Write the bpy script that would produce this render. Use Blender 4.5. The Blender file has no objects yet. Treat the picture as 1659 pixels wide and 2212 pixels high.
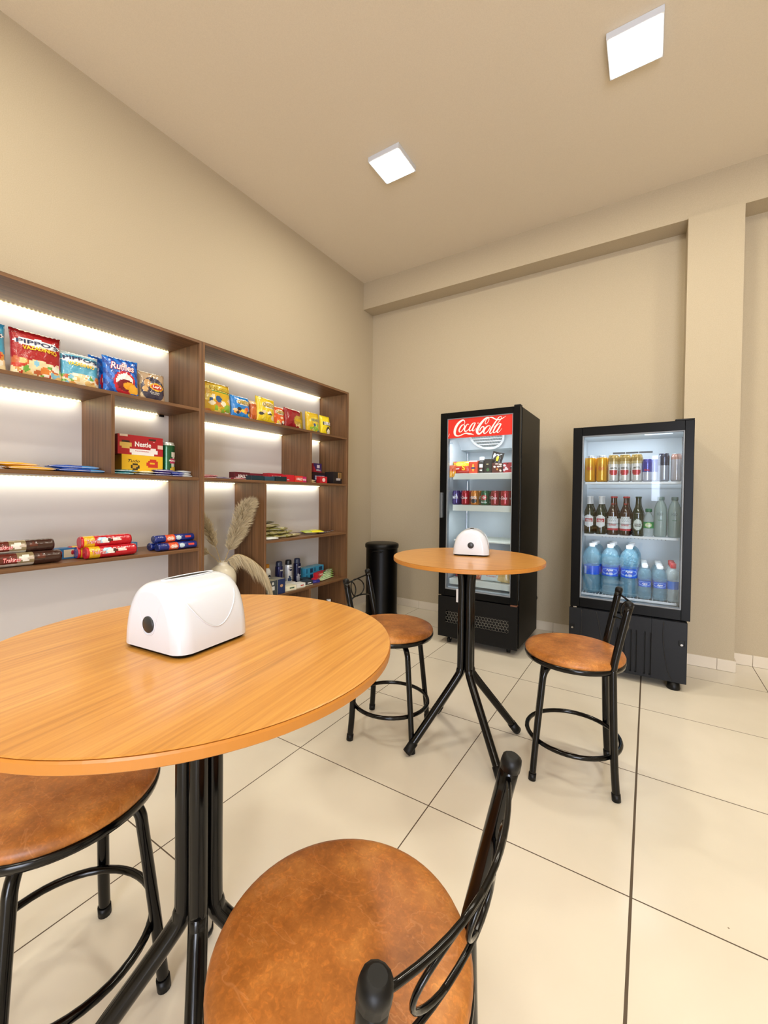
import bpy, bmesh, math, random
from mathutils import Vector, Matrix
PI = math.pi
C = bpy.context.scene.collection
SC = bpy.context.scene

# ------------------------------------------------------------------ camera
cam_d = bpy.data.cameras.new('camera')
cam = bpy.data.objects.new('camera', cam_d); C.objects.link(cam)
YAW, PITCH, ROLL = -0.5680231, -0.0167011, 0.0111849
fw = Vector((math.sin(YAW)*math.cos(PITCH), math.cos(YAW)*math.cos(PITCH), math.sin(PITCH)))
rt = Vector((math.cos(YAW), -math.sin(YAW), 0)); up = rt.cross(fw)
r2 = rt*math.cos(ROLL) + up*math.sin(ROLL); u2 = -rt*math.sin(ROLL) + up*math.cos(ROLL)
cam.matrix_world = Matrix(((r2.x, u2.x, -fw.x, 2.3859), (r2.y, u2.y, -fw.y, 0.0), (r2.z, u2.z, -fw.z, 1.07304), (0, 0, 0, 1)))
cam_d.sensor_fit = 'HORIZONTAL'; cam_d.sensor_width = 36
cam_d.lens = 902.748/1659*36
cam_d.shift_x = 3.52/1659; cam_d.shift_y = -22.21/1659
cam_d.clip_start = 0.02
SC.camera = cam
# ------------------------------------------------------------------ world, exposure
w = bpy.data.worlds.new('world'); SC.world = w; w.use_nodes = True
w.node_tree.nodes['Background'].inputs[0].default_value = (0.80, 0.88, 1.0, 1)
w.node_tree.nodes['Background'].inputs[1].default_value = 7.0
SC.view_settings.view_transform = 'Standard'; SC.view_settings.look = 'None'
SC.view_settings.gamma = 1; SC.view_settings.use_curve_mapping = False
SC.view_settings.exposure = 0.28
WARM = (1.0, 0.95, 0.80); COOL = (0.86, 0.87, 1.0)
LAMP_W = 10.5; DAY_W = 72.0; STRIP_W = 0.42
def area(name, loc, direction, sx, sy, power, col, spread=None):
    l = bpy.data.lights.new(name, 'AREA'); l.shape = 'RECTANGLE'; l.size = sx; l.size_y = sy
    l.energy = power; l.color = col
    if spread: l.spread = spread
    o = bpy.data.objects.new(name, l); C.objects.link(o); o.location = loc
    o.rotation_euler = Vector(direction).to_track_quat('-Z', 'Y').to_euler()
    return o
# cool daylight entering by the open shop front behind the photographer
area('daylight', (3.85, -3.10, 1.15), (-0.25, 1, 0.03), 1.5, 2.1, DAY_W, COOL)

# ------------------------------------------------------------------ helpers
def lin(c):
    if isinstance(c, str):
        c = c.lstrip('#'); c = [int(c[i:i+2], 16)/255 for i in (0, 2, 4)]
        return tuple(((v+0.055)/1.055)**2.4 if v > 0.04045 else v/12.92 for v in c)
    return tuple(c[:3])
def mat(name, col, rough=0.5, metal=0.0, **k):
    m = bpy.data.materials.new(name); m.use_nodes = True
    b = m.node_tree.nodes['Principled BSDF']
    b.inputs['Base Color'].default_value = (*lin(col), 1); b.inputs['Roughness'].default_value = rough
    b.inputs['Metallic'].default_value = metal
    for n, v in k.items():
        n = n.replace('_', ' ')
        if n in b.inputs: b.inputs[n].default_value = v
    return m
def nodes(m): return m.node_tree.nodes, m.node_tree.links, m.node_tree.nodes['Principled BSDF']
def emis(name, col, s):
    m = mat(name, '000000', 0.6); n, l, b = nodes(m)
    b.inputs['Emission Color'].default_value = (*lin(col), 1); b.inputs['Emission Strength'].default_value = s
    b.inputs['Base Color'].default_value = (*lin(col), 1)
    return m
def noise_mix(m, scale3, nscale, c1, c2, detail=6, rough=0.6, lo=0.35, hi=0.65, bump=0.0, dist=0.0, coord='Object'):
    n, l, b = nodes(m)
    t = n.new('ShaderNodeTexCoord'); mp = n.new('ShaderNodeMapping'); mp.inputs['Scale'].default_value = scale3
    ns = n.new('ShaderNodeTexNoise'); ns.inputs['Scale'].default_value = nscale; ns.inputs['Detail'].default_value = detail
    ns.inputs['Roughness'].default_value = rough; ns.inputs['Distortion'].default_value = dist
    cr = n.new('ShaderNodeValToRGB'); cr.color_ramp.elements[0].position = lo; cr.color_ramp.elements[1].position = hi
    cr.color_ramp.elements[0].color = (*lin(c1), 1); cr.color_ramp.elements[1].color = (*lin(c2), 1)
    l.new(t.outputs[coord], mp.inputs[0]); l.new(mp.outputs[0], ns.inputs[0]); l.new(ns.outputs[0], cr.inputs[0])
    l.new(cr.outputs[0], b.inputs['Base Color'])
    if bump:
        bp = n.new('ShaderNodeBump'); bp.inputs['Strength'].default_value = bump; bp.inputs['Distance'].default_value = 0.002
        l.new(ns.outputs[0], bp.inputs['Height']); l.new(bp.outputs[0], b.inputs['Normal'])
    return ns, cr

class MB:
    """collects shapes, builds ONE mesh object"""
    def __init__(s): s.b = bmesh.new(); s.cl = s.b.loops.layers.float_color.new('Col')
    def col(s, faces, c):
        c = (*lin(c), 1)
        for f in faces:
            for lp in f.loops: lp[s.cl] = c
    def box(s, x0, x1, y0, y1, z0, z1, bev=0.0, col=None, seg=2):
        n = len(s.b.faces)
        r = bmesh.ops.create_cube(s.b, size=1)
        bmesh.ops.scale(s.b, vec=(x1-x0, y1-y0, z1-z0), verts=r['verts'])
        bmesh.ops.translate(s.b, vec=((x0+x1)/2, (y0+y1)/2, (z0+z1)/2), verts=r['verts'])
        if bev:
            es = list({e for v in r['verts'] for e in v.link_edges})
            bmesh.ops.bevel(s.b, geom=es, offset=bev, segments=seg, affect='EDGES', profile=0.5)
        if col is not None:
            s.b.faces.ensure_lookup_table(); s.col(s.b.faces[n:], col)
        return s
    def tube(s, pts, r, seg=12, closed=False, cap=True, smooth_n=0):
        pts = [Vector(p) for p in pts]
        if smooth_n: pts = spline(pts, smooth_n, closed)
        n = len(pts); rings = []; nrm = None
        for i, p in enumerate(pts):
            a = pts[(i-1) % n] if (closed or i > 0) else p
            b = pts[(i+1) % n] if (closed or i < n-1) else p
            t = (b-a).normalized()
            if nrm is None:
                nrm = t.orthogonal().normalized()
            nrm = (nrm - t*nrm.dot(t)).normalized(); bn = t.cross(nrm)
            rr = r(i/(n-1)) if callable(r) else r
            rings.append([s.b.verts.new(p + (nrm*math.cos(2*PI*k/seg) + bn*math.sin(2*PI*k/seg))*rr) for k in range(seg)])
        m = n if closed else n-1
        for i in range(m):
            A, B = rings[i], rings[(i+1) % n]
            off = 0
            if closed and i == n-1:   # match twist
                off = min(range(seg), key=lambda o: (A[0].co-B[o].co).length)
            for k in range(seg):
                try: f = s.b.faces.new((A[k], A[(k+1) % seg], B[(k+1+off) % seg], B[(k+off) % seg])); f.smooth = True
                except ValueError: pass
        if cap and not closed:
            s.b.faces.new(list(reversed(rings[0]))); s.b.faces.new(rings[-1])
        return s
    def lathe(s, prof, seg=28, c=(0, 0, 0), art=None, cap=True, wob=None, smooth=True):
        """prof [(r,z)..]; art(u,v)->colour with u angle 0..1 (0.5 = local -Y, the front), v height 0..1"""
        z0, z1 = prof[0][1], prof[-1][1]; rings = []
        for (r, z) in prof:
            rr = [r*(1+(wob(k/seg, z) if wob else 0)) for k in range(seg)]
            rings.append([s.b.verts.new((c[0]+rr[k]*math.cos(PI/2+2*PI*k/seg), c[1]+rr[k]*math.sin(PI/2+2*PI*k/seg), c[2]+z)) for k in range(seg)])
        for i in range(len(prof)-1):
            for k in range(seg):
                f = s.b.faces.new((rings[i][k], rings[i][(k+1) % seg], rings[i+1][(k+1) % seg], rings[i+1][k])); f.smooth = smooth
                if art:
                    zc = (prof[i][1]+prof[i+1][1])/2
                    s.col([f], art(((k+0.5)/seg), (zc-z0)/(z1-z0+1e-9)))
        if cap:
            for ring, v in ((list(reversed(rings[0])), 0.0), (rings[-1], 1.0)):
                f = s.b.faces.new(ring)
                if art: s.col([f], art(0.5, v))
        return s
    def poly(s, pts, faces, smooth=False, col=None):
        vs = [s.b.verts.new(p) for p in pts]; out = []
        for f in faces:
            try: q = s.b.faces.new([vs[i] for i in f]); q.smooth = smooth; out.append(q)
            except ValueError: pass
        if col is not None: s.col(out, col)
        return s
    def build(s, name, m, parent=None, loc=None, rot=None, label=None):
        bmesh.ops.recalc_face_normals(s.b, faces=s.b.faces)
        me = bpy.data.meshes.new(name); s.b.to_mesh(me); s.b.free()
        me.materials.append(m)
        o = bpy.data.objects.new(name, me); C.objects.link(o)
        if parent: o.parent = parent
        if loc is not None: o.location = loc
        if rot is not None: o.rotation_euler = rot
        if label: o['label'] = label
        return o
def spline(pts, n, closed=False):
    out = []; N = len(pts); rng = N if closed else N-1
    for i in range(rng):
        p0 = pts[(i-1) % N] if (closed or i > 0) else pts[i]*2-pts[i+1]
        p1, p2 = pts[i], pts[(i+1) % N]
        p3 = pts[(i+2) % N] if (closed or i+2 < N) else p2*2-p1
        for k in range(n):
            t = k/n
            out.append(0.5*((2*p1)+(p2-p0)*t+(2*p0-5*p1+4*p2-p3)*t*t+(3*p1-p0-3*p2+p3)*t**3))
    if not closed: out.append(pts[-1])
    return out
def tag(o, label=None, cat=None, group=None, kind=None):
    if label: o['label'] = label
    if cat: o['category'] = cat
    if group: o['group'] = group
    if kind: o['kind'] = kind
    return o
def thing(name, label, cat, loc=(0, 0, 0), rz=0.0, group=None, rx=0.0, ry=0.0):
    o = bpy.data.objects.new(name, None); C.objects.link(o); o.empty_display_size = 0.05
    o.location = loc; o.rotation_euler = (rx, ry, rz)
    return tag(o, label, cat, group)
def dup(root, label, loc, rz=None, rx=None):
    def cp(o, par):
        c = o.copy(); C.objects.link(c)
        if par: c.parent = par
        for ch in [q for q in bpy.data.objects if q.parent == o]: cp(ch, c)
        return c
    r = cp(root, None); r.location = loc
    e = r.rotation_euler
    if rz is not None: e[2] = rz
    if rx is not None: e[0] = rx
    r['label'] = label
    return r
def struct(o):
    o['kind'] = 'structure'; return o
# text as a flat mesh mapped on a surface
_tc = {}
def text_geo(txt, bold=0.0, shear=0.0):
    k = (txt, bold, shear)
    if k not in _tc:
        cu = bpy.data.curves.new('t', 'FONT'); cu.body = txt; cu.size = 1; cu.offset = bold; cu.shear = shear
        cu.align_x = 'CENTER'; cu.align_y = 'CENTER'; cu.resolution_u = 4
        o = bpy.data.objects.new('t', cu); C.objects.link(o)
        bpy.context.view_layer.update()
        me = bpy.data.meshes.new_from_object(o.evaluated_get(bpy.context.evaluated_depsgraph_get()))
        bt = bmesh.new(); bt.from_mesh(me); bmesh.ops.triangulate(bt, faces=bt.faces)
        wd_ = max(v.co.x for v in bt.verts)-min(v.co.x for v in bt.verts)
        for _ in range(4):
            es = [e for e in bt.edges if e.calc_length() > wd_*.05]
            if not es: break
            bmesh.ops.subdivide_edges(bt, edges=es, cuts=1)
            bmesh.ops.triangulate(bt, faces=[f for f in bt.faces if len(f.verts) > 3])
        bt.to_mesh(me); bt.free()
        vs = [tuple(v.co) for v in me.vertices]; fs = [tuple(p.vertices) for p in me.polygons]
        xs = [v[0] for v in vs]; ys = [v[1] for v in vs]
        cx, cy = (min(xs)+max(xs))/2, (min(ys)+max(ys))/2; W, H = max(xs)-min(xs), max(ys)-min(ys)
        _tc[k] = ([((v[0]-cx)/W, (v[1]-cy)/H) for v in vs], fs)
        bpy.data.objects.remove(o); bpy.data.curves.remove(cu); bpy.data.meshes.remove(me)
    return _tc[k]
def lettering(txt, m, parent, f, cx, cz, w, h, bold=0.01, shear=0.0, arc=0.0, name='lettering'):
    """f(x,z)->3D point on the carrier's surface; the word fills w x h around (cx,cz)"""
    vs, fs = text_geo(txt, bold, shear)
    b = MB(); b.poly([f(cx+x*w, cz+z*h+arc*(0.25-x*x)) for x, z in vs], fs)
    return b.build(name, m, parent)
# painted print: shapes over a base colour
def art(base, *shapes):
    def f(u, v):
        c = base(u, v) if callable(base) else base
        for sh in shapes:
            k = sh[0]
            if k == 'e':
                _, cx, cy, rx, ry, col = sh
                if ((u-cx)/rx)**2+((v-cy)/ry)**2 < 1: c = col
            elif k == 'r':
                _, x0, y0, x1, y1, col = sh
                if x0 <= u <= x1 and y0 <= v <= y1: c = col
            elif k == 'd':     # diagonal band
                _, a, lo, hi, col = sh
                if lo < u+a*v < hi: c = col
        return c
    return f
def blobs(seed, n, x0, x1, y0, y1, cols, r0=0.03, r1=0.08):
    rd = random.Random(seed)
    return [('e', rd.uniform(x0, x1), rd.uniform(y0, y1), rd.uniform(r0, r1), rd.uniform(r0, r1)*0.8, rd.choice(cols)) for _ in range(n)]

# ------------------------------------------------------------------ materials
def pack_mat(name, rough, metal=0.0, coat=0.0, bump=0.0, bscale=60):
    m = mat(name, 'ffffff', rough, metal); n, l, b = nodes(m)
    a = n.new('ShaderNodeVertexColor'); a.layer_name = 'Col'; l.new(a.outputs[0], b.inputs['Base Color'])
    b.inputs['Coat Weight'].default_value = coat; b.inputs['Coat Roughness'].default_value = 0.1
    if bump:
        ns = n.new('ShaderNodeTexNoise'); ns.inputs['Scale'].default_value = bscale; ns.inputs['Detail'].default_value = 2
        bp = n.new('ShaderNodeBump'); bp.inputs['Strength'].default_value = bump; bp.inputs['Distance'].default_value = 0.004
        t = n.new('ShaderNodeTexCoord'); l.new(t.outputs['Object'], ns.inputs[0])
        l.new(ns.outputs[0], bp.inputs['Height']); l.new(bp.outputs[0], b.inputs['Normal'])
    return m
FOIL = pack_mat('printed foil', 0.22, 0.0, 0.6, 0.9, 45)
CARD = pack_mat('printed card', 0.5, 0, 0.15)
CAN = pack_mat('printed can metal', 0.24, 0.35, 0.5)
PLAS = pack_mat('printed plastic', 0.3, 0, 0.3)
WHITE_INK = mat('white ink', 'f4f2ee', 0.5); NAVY_INK = mat('navy ink', '1a2250', 0.5)
YEL_INK = mat('yellow ink', 'f0c81e', 0.45); BLACK_INK = mat('black ink', '15151a', 0.5)
RED_INK = mat('red ink', 'c8202c', 0.5); GREEN_INK = mat('green ink', '1c6b3a', 0.5); GREY_INK = mat('grey ink', '6f7f80', 0.5)

wall_m = mat('beige wall paint', 'b9a68a', 0.85)
noise_mix(wall_m, (1, 1, 1), 240, 'b9ab92', 'c1b39a', 3, bump=0.12)
ceil_m = mat('ceiling paint', 'c7b294', 0.9)
noise_mix(ceil_m, (1, 1, 1), 260, 'e2d6c2', 'e8dcc8', 3, bump=0.1)
def floor_mat():
    m = mat('cream floor tile', 'e8dcc6', 0.16); n, l, b = nodes(m)
    t = n.new('ShaderNodeTexCoord'); sp = n.new('ShaderNodeSeparateXYZ'); l.new(t.outputs['Object'], sp.inputs[0])
    def M(op, a, bb=None):
        q = n.new('ShaderNodeMath'); q.operation = op
        for i, v in enumerate((a, bb)):
            if v is None: continue
            if isinstance(v, (int, float)): q.inputs[i].default_value = v
            else: l.new(v, q.inputs[i])
        return q.outputs[0]
    def line(s, off, hw):
        d = M('PINGPONG', M('SUBTRACT', s, off), 0.3)          # 0 at joints, 0.3 mid tile
        return M('LESS_THAN', d, hw)
    lx = line(sp.outputs[0], 0.5625, 0.0019); ly = line(sp.outputs[1], 0.09516, 0.0019)
    wide = M('LESS_THAN', M('ABSOLUTE', M('SUBTRACT', sp.outputs[0], 2.3640)), 0.0036)
    g = M('MAXIMUM', M('MAXIMUM', lx, ly), wide)
    ns = n.new('ShaderNodeTexNoise'); ns.inputs['Scale'].default_value = 2.2; ns.inputs['Detail'].default_value = 5
    l.new(t.outputs['Object'], ns.inputs[0])
    cr = n.new('ShaderNodeValToRGB'); cr.color_ramp.elements[0].position = 0.35; cr.color_ramp.elements[1].position = 0.7
    cr.color_ramp.elements[0].color = (*lin('e0d8c8'), 1); cr.color_ramp.elements[1].color = (*lin('e9e1d2'), 1)
    l.new(ns.outputs[0], cr.inputs[0])
    # small scuffs and crumbs
    vo = n.new('ShaderNodeTexVoronoi'); vo.inputs['Scale'].default_value = 7; vo.inputs['Randomness'].default_value = 1
    l.new(t.outputs['Object'], vo.inputs[0])
    spk = M('LESS_THAN', vo.outputs['Distance'], 0.022)
    n3 = n.new('ShaderNodeTexNoise'); n3.inputs['Scale'].default_value = 1.4; l.new(t.outputs['Object'], n3.inputs[0])
    spk = M('MULTIPLY', spk, M('GREATER_THAN', n3.outputs[0], 0.55))
    m1 = n.new('ShaderNodeMixRGB'); l.new(spk, m1.inputs[0]); l.new(cr.outputs[0], m1.inputs[1]); m1.inputs[2].default_value = (*lin('8d7f6c'), 1)
    m2 = n.new('ShaderNodeMixRGB'); l.new(g, m2.inputs[0]); l.new(m1.outputs[0], m2.inputs[1]); m2.inputs[2].default_value = (*lin('5a4c3d'), 1)
    l.new(m2.outputs[0], b.inputs['Base Color'])
    rg = M('ADD', M('MULTIPLY', g, 0.6), 0.17); l.new(rg, b.inputs['Roughness'])
    bp = n.new('ShaderNodeBump'); bp.inputs['Strength'].default_value = 0.5; bp.inputs['Distance'].default_value = 0.002; bp.invert = True
    l.new(g, bp.inputs['Height']); l.new(bp.outputs[0], b.inputs['Normal'])
    return m
floor_m = floor_mat()
base_m = mat('ceramic skirting', 'e0d5c4', 0.3)
def wood(name, sc, c1, c2, rough=0.45):
    m = mat(name, c1, rough); n, l, b = nodes(m)
    ns, cr = noise_mix(m, sc, 1.0, c1, c2, 8, 0.65, 0.3, 0.7, bump=0.05, dist=0.3)
    return m
wood_v = wood('walnut board upright grain', (70, 70, 1.6), '52361f', '87603f')
wood_h = wood('walnut board long grain', (70, 1.6, 70), '52361f', '87603f')
top_m = mat('honey wood laminate', 'c98a45', 0.3)
def top_mat(m):
    n, l, b = nodes(m)
    t = n.new('ShaderNodeTexCoord'); mp = n.new('ShaderNodeMapping'); mp.inputs['Scale'].default_value = (2.4, 85, 5)
    pass
    ns = n.new('ShaderNodeTexNoise'); ns.inputs['Scale'].default_value = 1.3; ns.inputs['Detail'].default_value = 9; ns.inputs['Roughness'].default_value = 0.62; ns.inputs['Distortion'].default_value = 0.5
    cr = n.new('ShaderNodeValToRGB'); e = cr.color_ramp.elements
    e[0].position = 0.28; e[0].color = (*lin('a8702e'), 1); e[1].position = 0.68; e[1].color = (*lin('d49a4a'), 1)
    q = e.new(0.44); q.color = (*lin('c2853a'), 1)
    l.new(t.outputs['Object'], mp.inputs[0]); l.new(mp.outputs[0], ns.inputs[0]); l.new(ns.outputs[0], cr.inputs[0])
    l.new(cr.outputs[0], b.inputs['Base Color'])
    b.inputs['Coat Weight'].default_value = 0.25; b.inputs['Coat Roughness'].default_value = 0.12
top_mat(top_m)
edge_m = mat('orange edge banding', 'bc7a2e', 0.4)
black_m = mat('black gloss powder coat', '020203', 0.16, 0.0, Specular_IOR_Level=0.35)
rubber_m = mat('black rubber', '070708', 0.45, 0.0, Specular_IOR_Level=0.3)
def leather():
    m = mat('tan leatherette', 'b5652c', 0.42); n, l, b = nodes(m)
    t = n.new('ShaderNodeTexCoord')
    a = n.new('ShaderNodeTexNoise'); a.inputs['Scale'].default_value = 9; a.inputs['Detail'].default_value = 8; a.inputs['Roughness'].default_value = 0.7
    f = n.new('ShaderNodeTexNoise'); f.inputs['Scale'].default_value = 110; f.inputs['Detail'].default_value = 6; f.inputs['Distortion'].default_value = 1.4
    l.new(t.outputs['Object'], a.inputs[0]); l.new(t.outputs['Object'], f.inputs[0])
    cr = n.new('ShaderNodeValToRGB'); e = cr.color_ramp.elements
    e[0].position = 0.33; e[0].color = (*lin('86501f'), 1); e[1].position = 0.68; e[1].color = (*lin('cb8a45'), 1)
    q = e.new(0.5); q.color = (*lin('ab6a2e'), 1)
    l.new(a.outputs[0], cr.inputs[0])
    c2 = n.new('ShaderNodeValToRGB'); c2.color_ramp.elements[0].position = 0.5; c2.color_ramp.elements[0].color = (1, 1, 1, 1)
    c2.color_ramp.elements[1].position = 0.72; c2.color_ramp.elements[1].color = (1.35, 1.3, 1.2, 1)
    l.new(f.outputs[0], c2.inputs[0])
    mx = n.new('ShaderNodeMixRGB'); mx.blend_type = 'MULTIPLY'; mx.inputs[0].default_value = 1
    l.new(cr.outputs[0], mx.inputs[1]); l.new(c2.outputs[0], mx.inputs[2])
    # pale creases: thin veins of a distorted noise
    cz = n.new('ShaderNodeTexNoise'); cz.inputs['Scale'].default_value = 7; cz.inputs['Detail'].default_value = 4; cz.inputs['Distortion'].default_value = 0.8
    mp = n.new('ShaderNodeMapping'); mp.inputs['Scale'].default_value = (1, 1.8, 1); mp.inputs['Rotation'].default_value = (0, 0, 0.6)
    l.new(t.outputs['Object'], mp.inputs[0]); l.new(mp.outputs[0], cz.inputs[0])
    c3 = n.new('ShaderNodeValToRGB'); e = c3.color_ramp.elements; e[0].position = 0.498; e[0].color = (0, 0, 0, 1); e[1].position = 0.512; e[1].color = (0, 0, 0, 1)
    q = e.new(0.505); q.color = (0.28, 0.28, 0.28, 1)
    l.new(cz.outputs[0], c3.inputs[0])
    m2 = n.new('ShaderNodeMixRGB'); l.new(c3.outputs[0], m2.inputs[0]); l.new(mx.outputs[0], m2.inputs[1]); m2.inputs[2].default_value = (*lin('e0a068'), 1)
    l.new(m2.outputs[0], b.inputs['Base Color'])
    bp = n.new('ShaderNodeBump'); bp.inputs['Strength'].default_value = 0.12; bp.inputs['Distance'].default_value = 0.001
    l.new(f.outputs[0], bp.inputs['Height']); l.new(bp.outputs[0], b.inputs['Normal'])
    return m
leather_m = leather()
white_gloss = mat('white glossy plastic', 'd6dce8', 0.18, Coat_Weight=0.4, Coat_Roughness=0.06)
dark_plastic = mat('dark grey plastic', '2b2e31', 0.35)
fridge_black = mat('black painted steel', '040507', 0.35, 0.0, Specular_IOR_Level=0.18)
fridge_side = mat('dark brown black steel', '0a0807', 0.45, 0.0, Specular_IOR_Level=0.2)
liner_m = mat('white cabinet liner', 'd2dadf', 0.4)
back_m = mat('pale grey added backing', 'e4e0de', 0.6)  # for the added backing in the shelf units, paler than the wall paint
rail_m = mat('cream price rail', 'e6e8dc', 0.4)
wire_m = mat('white coated wire', 'eceeee', 0.35)
chrome_m = mat('chrome', 'c8c8cc', 0.15, 1.0)
def glass_mat(name, tint=(0.95, 0.98, 1, 1), refl=0.9):
    m = bpy.data.materials.new(name); m.use_nodes = True; n, l = m.node_tree.nodes, m.node_tree.links
    n.clear(); o = n.new('ShaderNodeOutputMaterial'); tr = n.new('ShaderNodeBsdfTransparent'); tr.inputs[0].default_value = tint
    gl = n.new('ShaderNodeBsdfGlossy'); gl.inputs['Roughness'].default_value = 0.02
    fr = n.new('ShaderNodeFresnel'); fr.inputs[0].default_value = 1.45
    ml = n.new('ShaderNodeMath'); ml.operation = 'MULTIPLY'; ml.inputs[1].default_value = refl; l.new(fr.outputs[0], ml.inputs[0])
    mx = n.new('ShaderNodeMixShader'); l.new(ml.outputs[0], mx.inputs[0]); l.new(tr.outputs[0], mx.inputs[1]); l.new(gl.outputs[0], mx.inputs[2])
    l.new(mx.outputs[0], o.inputs[0]); return m
pane_m = glass_mat('clear pane', refl=1.0); pane2_m = glass_mat('double glazed pane', refl=1.4)
# print inks and plastics
def pet(name, col, alpha_mix=0.5, bump=0.6, bs=40):
    """thin clear plastic holding water: part see-through, part glossy tinted body"""
    m = mat(name, col, 0.08); n, l, b = nodes(m)
    b.inputs['Transmission Weight'].default_value = 0.45; b.inputs['IOR'].default_value = 1.25
    b.inputs['Coat Weight'].default_value = 0.6
    if bump:
        v = n.new('ShaderNodeTexVoronoi'); v.inputs['Scale'].default_value = bs; t = n.new('ShaderNodeTexCoord'); l.new(t.outputs['Object'], v.inputs[0])
        bp = n.new('ShaderNodeBump'); bp.inputs['Strength'].default_value = bump; bp.inputs['Distance'].default_value = 0.014
        l.new(v.outputs['Distance'], bp.inputs['Height']); l.new(bp.outputs[0], b.inputs['Normal'])
    tr = n.new('ShaderNodeBsdfTransparent'); tr.inputs[0].default_value = (*[q**.35 for q in lin(col)], 1)
    mx = n.new('ShaderNodeMixShader'); mx.inputs[0].default_value = alpha_mix
    out = n['Material Output']; l.new(tr.outputs[0], mx.inputs[1]); l.new(b.outputs[0], mx.inputs[2]); l.new(mx.outputs[0], out.inputs[0])
    return m
water_m = pet('blue water bottle plastic', 'b8e4f4', 0.36, 0.6, 70)
clear_m = pet('clear bottle plastic', 'dfeaea', 0.5, 0.3, 30)
frost_m = mat('frosted clear soft drink bottle', 'b4c8c4', 0.15, 0, Transmission_Weight=0.35)
green_glass = mat('dark green bottle glass', '0f2412', 0.08, 0, Coat_Weight=0.6)
brown_glass = mat('dark red brown bottle glass', '32100c', 0.08, 0, Coat_Weight=0.6)
cap_white = mat('white cap', 'f2f2f2', 0.35); cap_red = mat('red cap', 'b8202c', 0.35); cap_green = mat('green cap', '1c6a4c', 0.35)
led_m = emis('lit strip', 'fff0b0', 1.0)
def _dots():
    n, l, b = nodes(led_m); t = n.new('ShaderNodeTexCoord'); sp = n.new('ShaderNodeSeparateXYZ'); l.new(t.outputs['Object'], sp.inputs[0])
    p = n.new('ShaderNodeMath'); p.operation = 'PINGPONG'; p.inputs[1].default_value = 0.008; l.new(sp.outputs[1], p.inputs[0])
    g = n.new('ShaderNodeMath'); g.operation = 'LESS_THAN'; g.inputs[1].default_value = 0.0035; l.new(p.outputs[0], g.inputs[0])
    m = n.new('ShaderNodeMath'); m.operation = 'MULTIPLY_ADD'; m.inputs[1].default_value = 9.0; m.inputs[2].default_value = 1.6; l.new(g.outputs[0], m.inputs[0])
    l.new(m.outputs[0], b.inputs['Emission Strength'])
_dots()
panel_m = emis('lit diffuser', 'fff6e6', 14.0)
cold_led = emis('lit cold diode', 'f2f8ff', 16.0)

# ------------------------------------------------------------------ room
X1, Y0, Y1, H = 5.2, -3.2, 3.524, 3.133
def wallbox(name, *a, m=wall_m): b = MB(); b.box(*a); return struct(b.build(name, m))
wallbox('floor', -0.1, X1+.1, Y0-.1, Y1+.1, -0.1, 0, m=floor_m)
wallbox('ceiling', -0.1, X1+.1, Y0-.1, Y1+.1, H, H+.1, m=ceil_m)
wallbox('wall_left', -0.1, 0, Y0-.1, Y1+.1, 0, H)
wallbox('wall_back', 0, X1, Y1, Y1+.1, 0, H)
wallbox('wall_right', X1, X1+.1, Y0-.1, Y1+.1, 0, H)
b = MB()   # rear wall: shop door opening and a slim window
for a in ((0, 2.40, 0, H), (2.40, 2.56, 0, 1.0), (2.40, 2.56, 1.85, H), (2.56, 3.1, 0, H), (3.1, 4.6, 2.2, H), (4.6, X1, 0, H)):
    b.box(a[0], a[1], Y0-.1, Y0, a[2], a[3])
struct(b.build('wall_rear', wall_m))
wallbox('trim_1', 0, X1, 3.357, Y1, 2.876, H)                       # beam along the back wall
wallbox('trim_2', 2.566, 2.846, 3.334, Y1, 0, 2.876)                # pillar
def skirting(name, segs):
    b = MB()
    for x0, x1, y0, y1 in segs: b.box(x0+.0008, x1-.0008, y0, y1, 0.001, 0.072, 0.0012, seg=1)
    return struct(b.build(name, base_m))
xs = [0.0]+[0.5625+0.6*k for k in range(0, 8)]+[X1]
sg = []
for a, c in zip(xs[:-1], xs[1:]):
    for p, q in ((a, min(c, 2.566)), (max(a, 2.846), c)):
        if q-p > 0.01: sg.append((p, q, Y1-.009, Y1))
skirting('baseboard_back', sg)
skirting('trim_3', [(2.566, 2.7625, 3.325, 3.334), (2.7625, 2.855, 3.325, 3.334)])
b = MB(); b.box(2.846, 2.855, 3.335, Y1-.009, 0.001, 0.072); struct(b.build('trim_4', base_m))
b = MB(); b.box(0, 0.009, 2.76, Y1-.009, 0.001, 0.072); b.box(0, 0.009, Y0, 0.05, .001, .072); struct(b.build('baseboard_left', base_m))
# window and door leaf frames in the rear wall
b = MB()
for a in ((2.40, 2.42, 1.0, 1.85), (2.54, 2.56, 1.0, 1.85), (2.40, 2.56, 1.0, 1.02), (2.40, 2.56, 1.83, 1.85)): b.box(a[0], a[1], Y0-.06, Y0-.02, a[2], a[3])
struct(b.build('window_1', mat('white window frame', 'e8e8e8', 0.4)))
b = MB()
for a in ((3.1, 3.16, 0, 2.2), (4.54, 4.6, 0, 2.2), (3.16, 4.54, 2.14, 2.2)): b.box(a[0], a[1], Y0-.06, Y0-.02, a[2], a[3])
struct(b.build('door_1', mat('grey door frame', '8a8c90', 0.4)))

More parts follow.
